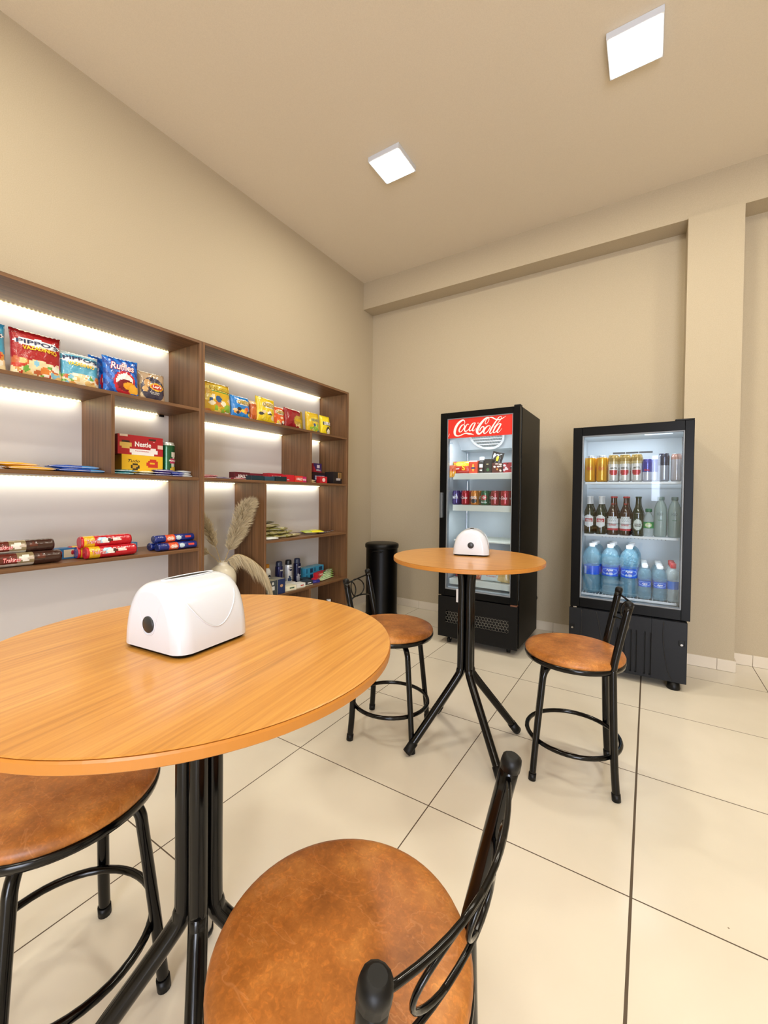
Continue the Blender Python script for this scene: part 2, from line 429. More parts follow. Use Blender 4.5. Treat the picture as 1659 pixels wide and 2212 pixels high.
# ------------------------------------------------------------------ ceiling lights
def ceiling_light(x, y, label, s=0.205):
    t = thing('ceiling_light', label, 'ceiling light', (x, y, H), 0, 'square ceiling panel lights')
    h = s/2
    b = MB(); b.box(-h-.006, h+.006, -h-.006, h+.006, -0.030, -0.0005, 0.002); b.build('housing', white_gloss, t)
    b = MB(); b.box(-h+.004, h-.004, -h+.004, h-.004, -0.034, -0.029, 0.001); b.build('diffuser', panel_m, t)
    area('lamp', (x, y, H-.037), (0, 0, -1), s, s, LAMP_W, WARM)
    return t
ceiling_light(2.295, 2.225, 'larger square ceiling light nearest the camera, top right')
ceiling_light(1.008, 2.230, 'smaller square ceiling light over the middle of the room')
for x, y in ((3.58, 2.23), (1.0, 0.35), (2.3, 0.1), (3.58, 0.1), (1.0, -1.7), (2.3, -1.7), (3.58, -1.7)):  # unseen lamps added out of frame for the room light, no fittings
    area('lamp', (x, y, H-.01), (0, 0, -1), .2, .2, LAMP_W, WARM)

# ------------------------------------------------------------------ bookcases
D = 0.30; TH = 0.016; ZT = 1.905
Z1, Z2, Z3, Z4 = 1.535, 1.156, 0.768, 0.392       # upper faces of the shelves
def strip(par, y0, y1, z):
    b = MB(); b.box(0.012, 0.020, y0+.01, y1-.01, z-.004, z-.0005); 
    b.build('led_strip', led_m, par)
    area('strip_light', (0.035, (y0+y1)/2, z-.010), (-0.35, 0, -1), 0.03, (y1-y0)*.94, STRIP_W*(y1-y0), (1.0, 0.96, 0.84)).rotation_euler = (0, 0.3, 0)
def panel(par, name, y0, y1, z0, z1, m, x0=0.001):
    b = MB(); b.box(x0, D, y0, y1, z0, z1, 0.0008, seg=1); b.build(name, m, par)
A = thing('bookcase', 'walnut shelf unit on the left with the big chip bags and biscuit rolls', 'shelving unit', (0, 0, 0))
panel(A, 'side_panel', 1.394, 1.4105, 0, ZT, wood_v); panel(A, 'side_panel', 0.10, 0.116, 0, ZT, wood_v)
panel(A, 'top_panel', 0.116, 1.394, ZT-TH, ZT, wood_h)
for z in (Z1, Z2, Z3, 0.08): panel(A, 'shelf', 0.116, 1.394, z-TH, z, wood_h)
b = MB(); b.box(0.0008, 0.004, 0.116, 1.394, 0.08, ZT-TH); b.build('added_backing', back_m, A)  # added pale sheet so the wall inside the unit reads whiter
panel(A, 'divider', 0.949, 0.965, Z2, Z1-TH, wood_v)
for y0, y1, z in ((0.116, 1.394, ZT-TH), (0.116, 0.949, Z1-TH), (0.965, 1.33, Z1-TH), (0.116, 1.394, Z2-TH)): strip(A, y0, y1, z)
B = thing('bookcase', 'walnut shelf unit on the right with small chip bags, toiletries and a vase', 'shelving unit', (0, 0, 0))
panel(B, 'side_panel', 1.4115, 1.4275, 0, ZT, wood_v); panel(B, 'side_panel', 2.722, 2.742, 0, ZT, wood_v)
panel(B, 'top_panel', 1.4275, 2.722, ZT-TH, ZT, wood_h)
for z in (Z1, Z2): panel(B, 'shelf', 1.4275, 2.722, z-TH, z, wood_h)
panel(B, 'shelf', 1.4275, 2.722, 0.064, 0.08, wood_h)
b = MB(); b.box(0.0008, 0.004, 1.4275, 2.722, 0.08, ZT-TH); b.build('added_backing', back_m, B)  # same added sheet, whitens the wall seen through this unit
panel(B, 'divider', 2.288, 2.304, Z2, Z1-TH, wood_v); panel(B, 'divider', 1.860, 1.876, 0.08, Z2-TH, wood_v)
panel(B, 'shelf', 1.876, 2.722, Z3-.004-TH, Z3-.004, wood_h); panel(B, 'shelf', 1.876, 2.722, Z4-TH, Z4, wood_h); panel(B, 'shelf', 1.4275, 1.860, Z4-TH, Z4, wood_h)
panel(B, 'divider', 2.288, 2.304, 0.08, Z4-TH, wood_v)
for y0, y1, z in ((1.4275, 2.722, ZT-TH), (1.4275, 2.288, Z1-TH), (2.304, 2.722, Z1-TH), (1.4275, 1.86, Z2-TH), (1.876, 2.722, Z2-TH)): strip(B, y0, y1, z)
b = MB(); b.box(0.006, 0.016, 1.335, 1.36, Z1-TH-.012, Z1-TH-.001); b.build('cable_plug', rubber_m, A)

# ------------------------------------------------------------------ tables
def round_table(cx, cy, R, label, rz):
    t = thing('round_table', label, 'table', (cx, cy, 0), rz, 'round bistro tables')
    T = 0.81; th = 0.017
    b = MB(); b.lathe([(0.0001, T-.0015), (R-.004, T-.0015), (R-.002, T-.0008), (R-.0012, T), (R-.004, T+.0004), (0.0001, T+.0004)], 96, cap=False, smooth=False)
    b.build('tabletop', top_m, t)
    b = MB(); b.lathe([(0.0001, T-th), (R-.003, T-th), (R-.0005, T-th+.002), (R, T-.004), (R-.001, T-.0012), (0.0001, T-.0014)], 96, cap=False, smooth=False)
    b.build('edge_band', edge_m, t)
    r = 0.0165; o = 0.0235; rf = 0.272
    for k in range(4):
        a = math.radians(45+90*k); d = Vector((math.cos(a), math.sin(a), 0))
        P = [d*0.085+Vector((0, 0, T-th-.002)), d*0.058+Vector((0, 0, T-th-.010)), d*0.033+Vector((0, 0, T-th-.045)), d*o+Vector((0, 0, T-th-.10)), d*o+Vector((0, 0, 0.55)), d*o+Vector((0, 0, 0.36)),
             d*(o+.004)+Vector((0, 0, 0.325)), d*(o+.022)+Vector((0, 0, 0.29)), d*(rf*.6)+Vector((0, 0, 0.145)), d*(rf-.01)+Vector((0, 0, 0.024))]
        b = MB(); b.tube(P, r, 14, smooth_n=5); lg = b.build('leg', black_m, t)
        b = MB(); e = d*(rf-.012)+Vector((0, 0, 0.024)); s0 = e+Vector((-d.x*.022, -d.y*.022, 0.028))
        b.tube([s0, e, d*(rf-.002)+Vector((0, 0, 0.0135))], lambda q: r+.0022, 14); b.build('rubber_foot', rubber_m, lg)
    return t
T1 = round_table(1.713, 0.453, 0.341, 'large round honey wood table in the foreground', math.radians(143-45))
T2 = round_table(1.733, 1.705, 0.316, 'round honey wood table standing in front of the branded drinks fridge', math.radians(231.3-45))
b = MB(); b.box(-.0065, .0065, -.0008, .0008, 0.615, 0.672, 0.0006, seg=1)
b.build('sticker', mat('white paper sticker', 'f2f2f0', 0.5), T2, label='white sticker on the table leg').matrix_parent_inverse = Matrix()
st = [o for o in bpy.data.objects if o.name.startswith('sticker')][0]
ang = math.radians(186.3); wl = Vector((1.7005, 1.6825)) - Vector((1.733, 1.705))
st.location = (wl.x*math.cos(-ang)-wl.y*math.sin(-ang), wl.x*math.sin(-ang)+wl.y*math.cos(-ang), 0); st.rotation_euler = (0, 0, math.radians(-5)-ang)

# ------------------------------------------------------------------ napkin holders
def napkin_holder(x, y, rz, label):
    W, L, Hh = 0.156, 0.150, 0.108
    t = thing('napkin_holder', label, 'napkin holder', (x, y, 0.8105), rz, 'white napkin holders')
    def prof(n=36):
        out = []
        for i in range(n+1):
            a = PI*i/n; c, s_ = math.cos(a), math.sin(a)
            px = W/2*math.copysign(abs(c)**0.78, c); pz = Hh*abs(s_)**0.88
            px *= 1-0.05*(pz/Hh)
            out.append((px, pz))
        return out
    P = prof(); b = MB(); rings = []
    ss = []
    rc = 0.026
    for k in range(7): q = k/6*PI/2; ss.append((-L/2+rc-rc*math.cos(q), 1-(1-math.sin(q))*rc/(W/2), 1-(1-math.sin(q))*rc*.55/Hh))
    ss += [(-s_, a, c) for s_, a, c in reversed(ss)]
    for yy, sx, sz in ss: rings.append([b.b.verts.new((px*sx, yy, 0.006+pz*sz)) for px, pz in P])
    for i in range(len(rings)-1):
        for k in range(len(P)-1):
            f = b.b.faces.new((rings[i][k], rings[i][k+1], rings[i+1][k+1], rings[i+1][k])); f.smooth = True
    for rg in (rings[0], rings[-1]): f = b.b.faces.new(rg); f.smooth = False
    b.build('cover', white_gloss, t)
    b = MB()
    hw, hl = W/2-.004, L/2-.003
    pts = []
    for cx, cy, a0 in ((hw-.02, hl-.02, 0), (-hw+.02, hl-.02, 90), (-hw+.02, -hl+.02, 180), (hw-.02, -hl+.02, 270)):
        for k in range(7): a = math.radians(a0+15*k); pts.append((cx+.02*math.cos(a), cy+.02*math.sin(a)))
    n = len(pts); b.poly([(p[0]*.97, p[1]*.97, 0.0005) for p in pts]+[(p[0], p[1], .0075) for p in pts], [tuple(range(n)), tuple(range(n, 2*n))]+[(i, (i+1) % n, n+(i+1) % n, n+i) for i in range(n)])
    b.build('base', rubber_m, t)
    for sg in (-1, 1):
        b = MB(); b.lathe([(0.0001, -.001), (0.0135, -.001), (0.0135, 0.0016), (0.0122, 0.0026), (0.0001, 0.003)], 32)
        b.build('badge', dark_plastic, t, (0, sg*(L/2), 0.047), (PI/2*(1 if sg < 0 else -1), 0, 0), 'round grey badge')
        # V shaped crease round the badge
        b = MB(); y0 = sg*(L/2+.0002)
        b.tube([(-.029, y0, .083), (-.0165, y0, .047), (-.012, y0, .035), (0, y0, .030), (.012, y0, .035), (.0165, y0, .047), (.029, y0, .083)], lambda q: .0012*math.sin(PI*max(.04, min(.96, q))), 6, smooth_n=4)
        b.build('crease', white_gloss, t)
        # U shaped ridge on the long side
        b = MB(); U = []
        for k in range(25):
            v = k/24; yy = -0.052+0.104*v; zz = 0.088-0.052*math.sin(PI*min(1, v*1.0))**0.8
            sn = min(1, ((zz-.006)/Hh)**(1/.88)); px = W/2*math.cos(math.asin(sn))**0.78*(1-.05*(zz-.006)/Hh)
            U.append((sg*(px+.0002), yy, zz))
        b.tube(U, .0011, 6); b.build('ridge', white_gloss, t)
    b = MB(); b.poly([(0.010*math.cos(a), 0.050*math.sin(a), Hh+.0066) for a in [2*PI*k/32 for k in range(32)]], [tuple(range(32))]); b.build('slot', rubber_m, t, label='dark paper slot on top')
    for sg in (-1, 1):
        b = MB(); b.tube([(sg*.0105*math.cos(q), .052*math.sin(q), Hh+.0064) for q in [(-PI/2+PI*k/16) for k in range(17)]], .0016, 8); b.build('slot_rim', white_gloss, t)
    return t
napkin_holder(1.695, 0.442, math.radians(5.5), 'white dome-shaped napkin holder on the large foreground table')
napkin_holder(1.715, 1.805, math.radians(17), 'small white dome-shaped napkin holder on the far round table')

# ------------------------------------------------------------------ stools
def stool(cx, cy, back, label, R=0.181, half=0.13, ztop=0.70, zs=0.48, skew=0.0, rad=.170):
    t = thing('stool', label, 'stool', (cx, cy, 0), back, 'low-backed stools with round tan seats')
    b = MB()
    prof = [(0.0001, zs-.030), (R-.012, zs-.030), (R-.004, zs-.026), (R-.0005, zs-.018), (R, zs-.012), (R-.004, zs-.004), (R-.014, zs+.001), (R*.8, zs+.0045), (R*.5, zs+.0065), (0.0001, zs+.007)]
    b.lathe(prof, 64, cap=False); b.build('seat', leather_m, t)
    b = MB(); b.lathe([(R-.03, zs-.044), (R-.010, zs-.044), (R-.001, zs-.040), (R+.0015, zs-.031), (R+.001, zs-.022), (R-.006, zs-.022), (R-.03, zs-.030)], 64, cap=False); b.build('seat_rim', black_m, t)
    b = MB(); b.tube([(0.169*math.cos(2*PI*k/48), 0.169*math.sin(2*PI*k/48), 0.14) for k in range(48)], 0.0085, 12, closed=True); b.build('footrest_ring', black_m, t)
    r = 0.0118
    for sy in (-1, 1):
        # front leg: splayed straight tube, bent in under the seat
        P = [(-.060, sy*.060, zs-.050), (-.085, sy*.085, zs-.055), (-.105, sy*.105, zs-.085), (-.112, sy*.112, zs-.14), (-.130, sy*.130, 0.14), (-.1405, sy*.1405, 0.004)]
        b = MB(); b.tube(P, r, 14, smooth_n=5); lg = b.build('leg', black_m, t)
        b = MB(); b.tube([(-.1388, sy*.1388, 0.026), (-.1408, sy*.1408, 0.0008)], r+.002, 14); b.build('rubber_foot', rubber_m, lg)
        # back leg rises past the seat into the backrest post
        P = [(.1405, sy*.1405, 0.004), (.132, sy*.134, 0.14), (.1235, sy*.128, zs-.05), (.1245, sy*.128, zs-.018), (.134, sy*(half*.5+.064), zs+.04), (rad, sy*half+skew, ztop)]
        b = MB(); b.tube(P, r+.0012, 14, smooth_n=5); lg = b.build('back_leg', black_m, t)
        b = MB(); b.tube([(.1388, sy*.1388, 0.026), (.1408, sy*.1408, 0.0008)], r+.003, 14); b.build('rubber_foot', rubber_m, lg)
        b = MB(); dz = Vector((.036, 0, ztop-zs-.04)).normalized(); e = Vector((rad, sy*half+skew, ztop))
        b.tube([e-dz*.012, e-dz*.002, e+dz*.004, e+dz*.008], lambda q: (r+.002)*(1 if q < .5 else (.93 if q < .8 else .55)), 14); b.build('end_cap', rubber_m, lg)
    # wire scrollwork between the posts
    zt, zb = ztop-.018, ztop-.115
    def P3(v, z):          # v -1..1 across, bowed backwards
        xx = .134+(rad-.134)*(z-zs-.04)/(ztop-zs-.04)+0.034*(1-v*v)
        return Vector((xx, v*(half-.004)+skew*(z-zs)/(ztop-zs), z))
    b = MB(); b.tube([P3(-1+2*k/16, zt-.012*(1-(1-k/8)**2)) for k in range(17)], .0036, 8); b.build('upper_wire', black_m, t)
    b = MB(); b.tube([P3(-1+2*k/16, zb+.012*(1-(1-k/8)**2)) for k in range(17)], .0036, 8); b.build('lower_wire', black_m, t)
    zc, hz = (zt+zb)/2, (zt-zb)/2-.009
    for s_ in (-1, 1):
        b = MB(); b.tube([P3(s_*.26+.46*math.cos(2*PI*k/32), zc+hz*math.sin(2*PI*k/32)) for k in range(32)], .0030, 8, closed=True); b.build('wire_hoop', black_m, t)
    return t
stool(1.405, 1.625, math.radians(193.6), 'stool with tan seat left of the far table, near the bin', R=0.189, half=.132, ztop=.695)
stool(2.145, 1.795, math.radians(10), 'stool with tan seat in front of the water fridge', R=0.181)
stool(2.052, 0.437, math.radians(-2), 'nearest stool with worn tan seat, bottom centre', R=0.171, half=.16, ztop=.712, skew=-.0165, rad=.177)
stool(1.376, 0.363, math.radians(178.5), 'stool tucked under the foreground table, bottom left', R=0.181)

# ------------------------------------------------------------------ bin
t = thing('trash_can', 'tall black cylindrical bin in the corner beside the shelves', 'bin', (0.395, 3.12, 0))
b = MB(); b.lathe([(0.138, 0.0), (0.143, 0.004), (0.143, 0.022), (0.139, 0.03), (0.139, 0.60), (0.1385, 0.612)], 48); b.build('body', mat('black satin steel', '030304', 0.35, 0, Specular_IOR_Level=.2), t)
b = MB(); b.lathe([(0.143, 0.606), (0.148, 0.609), (0.149, 0.632), (0.145, 0.643), (0.13, 0.649), (0.08, 0.652), (0.0001, 0.653)], 48); b.build('lid', mat('black satin lid', '060607', 0.4, 0, Specular_IOR_Level=.3), t)
b = MB(); b.tube([(0.02, -.1395, .575), (0.05, -.14, .588), (-.03, -.1415, .588), (-.05, -.139, .575)], .0035, 8, smooth_n=3); b.build('handle', rubber_m, t, rot=(0, 0, .3))

# ------------------------------------------------------------------ fridges (built in room coordinates, parented at their base)
class WB(MB):
    def build(s, name, m, parent=None, **k):
        root = parent
        while root.parent: root = root.parent
        bmesh.ops.translate(s.b, vec=-root.location, verts=s.b.verts)
        return super().build(name, m, parent, **k)
def cooler(label, x0, x1, yf, yb, zb, zk, zt, side):
    t = thing('display_fridge', label, 'fridge', ((x0+x1)/2, (yf+yb)/2, 0))
    w_ = .028
    b = WB()          # insulated cabinet: outer skin
    for a in ((x0, x0+.006, yf+.05, yb, zb, zt), (x1-.006, x1, yf+.05, yb, zb, zt), (x0+.006, x1-.006, yb-.006, yb, zb, zt), (x0+.006, x1-.006, yf+.05, yb-.006, zt-.008, zt), (x0+.006, x1-.006, yf+.05, yb-.006, zb, zb+.01)):
        b.box(*a)
    b.build('cabinet', side, t)
    b = WB()
    for a in ((x0+.006, x0+w_, yf+.05, yb-.006, zk+.03, zt-.008), (x1-w_, x1-.006, yf+.05, yb-.006, zk+.03, zt-.008), (x0+w_, x1-w_, yb-.04, yb-.006, zk+.03, zt-.008),
              (x0+w_, x1-w_, yf+.05, yb-.04, zt-.035, zt-.008), (x0+w_, x1-w_, yf+.05, yb-.04, zk+.03, zk+.055)): b.box(*a)
    b.build('liner', liner_m, t)
    return t
def door(t, x0, x1, yf, z0, z1, gl, glr, glb, glt, pm_=None):
    b = WB()
    for a in ((x0, gl, z0, z1), (glr, x1, z0, z1), (gl, glr, z0, glb), (gl, glr, glt, z1)): b.box(a[0], a[1], yf, yf+.042, a[2], a[3], 0.0015, seg=1)
    d = b.build('door', fridge_black, t)
    b = WB()
    for a in ((gl-.001, gl+.006, glb, glt), (glr-.006, glr+.001, glb, glt), (gl+.006, glr-.006, glb-.001, glb+.006), (gl+.006, glr-.006, glt-.006, glt+.001)): b.box(a[0], a[1], yf+.006, yf+.040, a[2], a[3])
    b.build('gasket', mat('grey gasket', '8b9096', 0.4), d)
    b = WB(); b.box(gl, glr, yf+.010, yf+.014, glb, glt); b.build('glass_pane', pm_ or pane_m, d)
    return d
def word(txt, m, par, x, y, z, w, h, **k):
    root = par
    while root.parent: root = root.parent
    L = root.location
    return lettering(txt, m, par, lambda a, c: Vector((a, y, c))-L, x, z, w, h, **k)

# --- tall branded drinks fridge
F1 = cooler('tall black glass-door fridge with a red brand sign, behind the far table', 1.100, 1.668, 2.79, 3.36, 0.052, 0.345, 1.665, fridge_side)
d1 = door(F1, 1.100, 1.664, 2.79, 0.352, 1.665, 1.151, 1.620, 0.398, 1.623)
b = WB(); b.box(1.1515, 1.6195, 2.7965, 2.7990, 1.482, 1.622); sign = b.build('brand_sign', mat('red sign vinyl', 'dc2c20', 0.4), d1, label='red sign with white script lettering')
def sx(x, y):    # traced layout of the script inside the sign
    yb_ = 650-.0625*(x-160); yt_ = 260-.102*(x-160)
    return (1.1515+(x-160)/1365*.468, 1.482+(yb_-y)/(yb_-yt_)*.140)
STROKES = [
 [(542,312,10),(532,285,22),(505,272,30),(460,290,40),(400,340,48),(352,410,54),(328,480,58),(325,540,54),(345,580,40),(395,594,26),(455,580,20),(520,552,20),(570,538,26),(625,548,38),(680,552,30),(742,570,3)],
 [(542,312,10),(540,335,9),(522,355,7)],
 [(525,362,14),(480,378,26),(440,430,32),(420,485,30),(436,515,20),(478,495,16),(520,440,18),(540,385,18),(525,362,14)],
 [(632,360,16),(600,352,16),(562,400,26),(538,455,30),(548,497,26),(590,490,16),(650,430,8)],
 [(768,325,16),(728,330,18),(695,358,24),(660,410,30),(640,465,28),(650,492,18),(690,470,14),(735,400,14),(768,325,12)],
 [(768,325,22),(735,400,30),(708,465,30),(722,492,16),(760,462,8),(785,425,5)],
 [(808,332,14),(840,328,14)],
 [(1000,348,8),(972,335,14),(985,275,14),(1022,228,14),(1048,232,14),(1040,285,12),(1000,348,8)],
 [(1060,212,8),(1020,212,22),(960,250,36),(890,330,50),(830,420,58),(806,490,60),(822,540,50),(862,548,36),(912,505,30),(948,445,28),(938,402,24),(900,415,22),(872,455,24),(862,495,12)],
 [(1050,212,10),(1110,212,28),(1165,242,26),(1225,258,24),(1300,240,18),(1385,182,4)],
 [(1060,380,14),(1015,395,26),(968,450,32),(945,512,30),(960,545,20),(1005,520,16),(1052,460,18),(1075,400,16),(1060,380,14)],
 [(1290,192,12),(1250,205,16),(1200,275,24),(1140,370,30),(1090,460,32),(1068,525,28),(1088,545,16),(1135,500,8)],
 [(1290,192,12),(1302,215,12),(1278,260,14),(1220,335,14),(1150,420,10)],
 [(1292,342,16),(1246,346,18),(1200,385,25),(1160,450,30),(1140,505,28),(1156,530,18),(1200,495,14),(1245,425,14),(1290,342,12)],
 [(1292,345,24),(1252,425,32),(1215,498,30),(1232,525,16),(1275,485,8),(1310,435,5)],
 [(180,612,4),(196,578,8),(212,548,4)]]
b = WB()
for si, S in enumerate(STROKES):
    P = spline([Vector((p[0], p[1], p[2])) for p in S], 5)
    L, R = [], []; yy = 2.7960-si*.00003
    for i, p in enumerate(P):
        a, c = P[max(0, i-1)], P[min(len(P)-1, i+1)]
        tx, ty = c.x-a.x, c.y-a.y; n = math.hypot(tx, ty) or 1
        ox, oy = -ty/n*p.z/2*.92, tx/n*p.z/2*.92
        for lst, s_ in ((L, 1), (R, -1)):
            X, Z = sx(p.x+s_*ox, p.y+s_*oy); lst.append((X, yy, Z))
    n = len(P); b.poly(L+R, [(i, i+1, n+i+1, n+i) for i in range(n-1)])
b.build('script_lettering', WHITE_INK, sign)
b = WB(); b.box(1.109, 1.131, 2.765, 2.791, 0.912, 1.094, 0.004); b.build('handle', mat('grey handle', '55595e', 0.35), d1)
b = WB(); b.box(1.625, 1.668, 2.777, 2.81, 0.3445, 0.352); b.build('hinge', mat('worn brown hinge', '7a5240', 0.5, .3), F1)
b = WB(); b.box(1.625, 1.668, 2.79, 2.84, 1.665, 1.676, .003); b.build('hinge', rubber_m, F1)
b = WB()
for a in ((1.100, 1.158, 0.052, 0.345), (1.611, 1.668, .052, .345), (1.158, 1.611, .052, .153), (1.158, 1.611, .246, .345), (1.275, 1.378, .153, .246)): b.box(a[0], a[1], 2.79, 2.806, a[2], a[3])
k1 = b.build('kick_panel', mat('black kick plate', '08090c', 0.45, 0, Specular_IOR_Level=.25), F1)
def honeycomb(x0, x1, z0, z1, y, par, m, s=.0125, tube=.0009):
    b = WB(); r = 0; z = z0
    while z < z1:
        x = x0 + (s*.87 if r % 2 else 0)
        while x < x1:
            for a in (30, 150, 270):
                q = math.radians(a); b.tube([(x, y, z), (min(x1, max(x0, x+s*math.cos(q))), y, min(z1, max(z0, z+s*math.sin(q))))], tube, 4, cap=False)
            x += s*1.74
        z += s*1.5; r += 1
    return b.build('grille', m, par)
gm = mat('metal mesh', '8d8a80', 0.45)
honeycomb(1.160, 1.273, .155, .244, 2.797, k1, gm); honeycomb(1.380, 1.609, .155, .244, 2.797, k1, gm)
b = WB(); b.box(1.158, 1.611, 2.83, 2.835, .153, .246); b.build('condenser', mat('dark condenser', '0b0b0c', 0.6), F1)
for x, y in ((1.172, 2.835), (1.592, 2.875), (1.172, 3.30), (1.60, 3.30)):
    b = WB(); b.tube([(x-.009, y, .0225), (x+.009, y, .0225)], .022, 20); c_ = b.build('caster', rubber_m, F1)
    b = WB(); b.box(x-.013, x+.013, y-.004, y+.012, .03, .054, .002); b.build('caster_fork', chrome_m, c_)
b = WB(); b.tube([(1.600, 3.365, .33), (1.625, 3.42, .318), (1.655, 3.43, .275), (1.63, 3.42, .235), (1.60, 3.365, .21)], .0035, 8, smooth_n=5); b.build('power_cord', rubber_m, F1)
# evaporator housing with round fan grille
b = WB(); b.poly([(1.128, 2.93, 1.63), (1.64, 2.93, 1.63), (1.64, 3.12, 1.43), (1.128, 3.12, 1.43), (1.128, 3.32, 1.43), (1.64, 3.32, 1.43), (1.128, 3.32, 1.63), (1.64, 3.32, 1.63)],
  [(0, 1, 2, 3), (3, 2, 5, 4), (0, 3, 4, 6), (1, 7, 5, 2), (0, 6, 7, 1)]); ev = b.build('evaporator_cover', liner_m, F1)
ctr = Vector((1.365, 3.02, 1.530)); ex = Vector((1, 0, 0)); ev_n = Vector((0, -.20, -.19)).normalized(); ey = ex.cross(ev_n)
ey = Vector((0, .19, -.20)).normalized()
b = WB(); b.poly([ctr+ev_n*.004+ex*.128*math.cos(2*PI*k/40)+ey*.128*math.sin(2*PI*k/40) for k in range(40)], [tuple(range(40))]); b.build('fan_opening', mat('grey fan cavity', '7f8a8d', 0.5), ev)
b = WB()
for rr in (.13, .122): b.tube([ctr+ev_n*.012+ex*rr*math.cos(2*PI*k/40)+ey*rr*math.sin(2*PI*k/40) for k in range(40)], .005, 8, closed=True)
for k in range(-4, 5):
    v = k*.028; h_ = math.sqrt(max(0, .13**2-v*v))
    if h_ > .02: b.tube([ctr+ev_n*.014+ex*-h_+ey*v, ctr+ev_n*.014+ex*h_+ey*v], .004, 6)
for k in range(-15, 16):
    v = k*.0083; h_ = math.sqrt(max(0, .13**2-v*v))
    if h_ > .02: b.tube([ctr+ev_n*.011+ex*v+ey*-h_, ctr+ev_n*.011+ex*v+ey*h_], .0016, 5)
b.build('fan_grille', wire_m, ev)
def tray(t, x0, x1, yf, yb, z, hf, name='shelf'):
    b = WB(); b.box(x0, x1, yf+.006, yb, z-.008, z-.003)
    s_ = b.build(name, rail_m, t)
    b = WB(); b.box(x0, x1, yf, yf+.006, z-hf, z, .0015, seg=1); b.build('price_rail', rail_m, s_)
    return s_
tray(F1, 1.165, 1.622, 2.88, 3.28, 1.235, .044); tray(F1, 1.165, 1.622, 2.88, 3.28, 1.005, .043); tray(F1, 1.145, 1.622, 2.88, 3.28, 0.461, .042)
tray(F1, 1.165, 1.622, 2.88+.03, 3.28, .75, .012)
b = WB(); b.box(1.131, 1.137, 2.862, 2.872, .42, 1.60, .001); b.box(1.131, 1.137, 3.24, 3.25, .42, 1.42, .001); b.build('shelf_rail', chrome_m, F1)
b = WB(); b.box(1.132, 1.140, 2.85, 2.858, .45, 1.45); b.build('cabinet_light', emis('lit cabinet tube', 'f2f8ff', 3.0), F1)
word('A B H', mat('blue ink', '5c9cc4', .5), F1, 1.157, 2.85, 1.455, .022, .012)
area('fridge_light', (1.385, 2.87, 1.475), (0, .45, -1), .40, .05, 1.3, (.93, .97, 1)); area('fridge_light', (1.385, 2.87, .93), (0, .6, -1), .40, .03, .45, (.95, .98, 1))

# --- lower black fridge with water
F2 = cooler('shorter black glass-door fridge full of beer cans, bottles and water', 1.985, 2.586, 2.83, 3.32, 0.386, 0.36, 1.495, fridge_black)
d2 = door(F2, 1.982, 2.588, 2.83, 0.396, 1.500, 2.034, 2.546, 0.452, 1.448, pane2_m)
b = WB(); b.box(2.50, 2.588, 2.832, 2.87, 1.500, 1.510, .003); b.build('hinge', rubber_m, F2)
b = WB(); b.box(2.000, 2.02, 2.826, 2.84, .3875, .3955); b.build('door_stop', chrome_m, F2)
bm_ = mat('black moulded plastic', '17191e', 0.45, 0, Specular_IOR_Level=.25)
b = WB()      # moulded base with vertical slots
zz0, zz1 = .045, .385
cuts = [2.238, 2.275, 2.309, 2.336, 2.378, 2.405]; cw = .0052
xs_ = [1.977]+cuts+[2.577]
for i in range(len(xs_)-1):
    b.box(xs_[i]+(cw if i else 0), xs_[i+1]-(cw if i < len(xs_)-2 else 0), 2.828, 2.842, zz0, zz1, .002 if i in (0, len(xs_)-2) else 0)
for c_ in cuts: b.box(c_-cw, c_+cw, 2.828, 2.842, zz0, .060); b.box(c_-cw, c_+cw, 2.828, 2.842, .304, zz1)
base2 = b.build('base_cover', bm_, F2)
b = WB(); b.box(1.979, 2.575, 2.845, 3.31, .045, .386); b.build('compressor_housing', mat('dark machine housing', '08090a', .6), F2)
b = WB()
for P in ([(2.047, 2.8275, .378), (2.049, 2.8275, .30), (2.046, 2.8275, .20), (2.05, 2.8275, .06)], [(2.128, 2.8275, .378), (2.150, 2.8275, .27), (2.165, 2.8275, .17), (2.168, 2.8275, .06)], [(2.468, 2.8275, .378), (2.466, 2.8275, .29), (2.474, 2.8275, .2), (2.492, 2.8275, .10), (2.508, 2.8275, .055)]):
    b.tube(P, .0028, 6, smooth_n=5)
b.build('moulded_ridge', mat('black ridge line', '0a0b0d', .35), base2)  # thin ridges in a darker black than the cover
for x in (1.997, 2.552):
    b = WB(); b.box(x-.014, x+.014, 2.8265, 2.83, .255, .285, .003); q_ = b.build('latch', rubber_m, base2)
    b = WB(); b.tube([(x, 2.83, .262), (x, 2.820, .262)], .006, 14); b.build('screw', chrome_m, q_)
for x, y in ((2.035, 2.87), (2.520, 2.858), (2.035, 3.26), (2.52, 3.26)):
    b = WB(); b.lathe([(.030, .0005), (.033, .006), (.028, .046)], 24, (x, y, 0)); b.build('foot', rubber_m, F2)
def wire_shelf(t, x0, x1, yf, yb, z):
    b = WB(); b.box(x0, x1, yf, yf+.004, z-.014, z-.001, .001, seg=1); s_ = b.build('shelf', wire_m, t)
    b = WB()
    n = 26
    for k in range(n+1): x = x0+.004+(x1-x0-.008)*k/n; b.tube([(x, yf+.002, z-.003), (x, yb, z-.003)], .0014, 5)
    for y in (yf+.15, yb-.01): b.tube([(x0, y, z-.006), (x1, y, z-.006)], .002, 6)
    b.build('shelf_wires', wire_m, s_)
    return s_
wire_shelf(F2, 2.042, 2.545, 2.93, 3.26, 1.168); wire_shelf(F2, 2.042, 2.532, 2.93, 3.26, .842); wire_shelf(F2, 2.030, 2.53, 2.93, 3.26, .466)
b = WB(); b.box(2.150, 2.345, 2.93, 2.95, 1.452, 1.462); hold = b.build('light_bar', mat('grey bar', '9aa0a4', .4), F2)
b = WB()
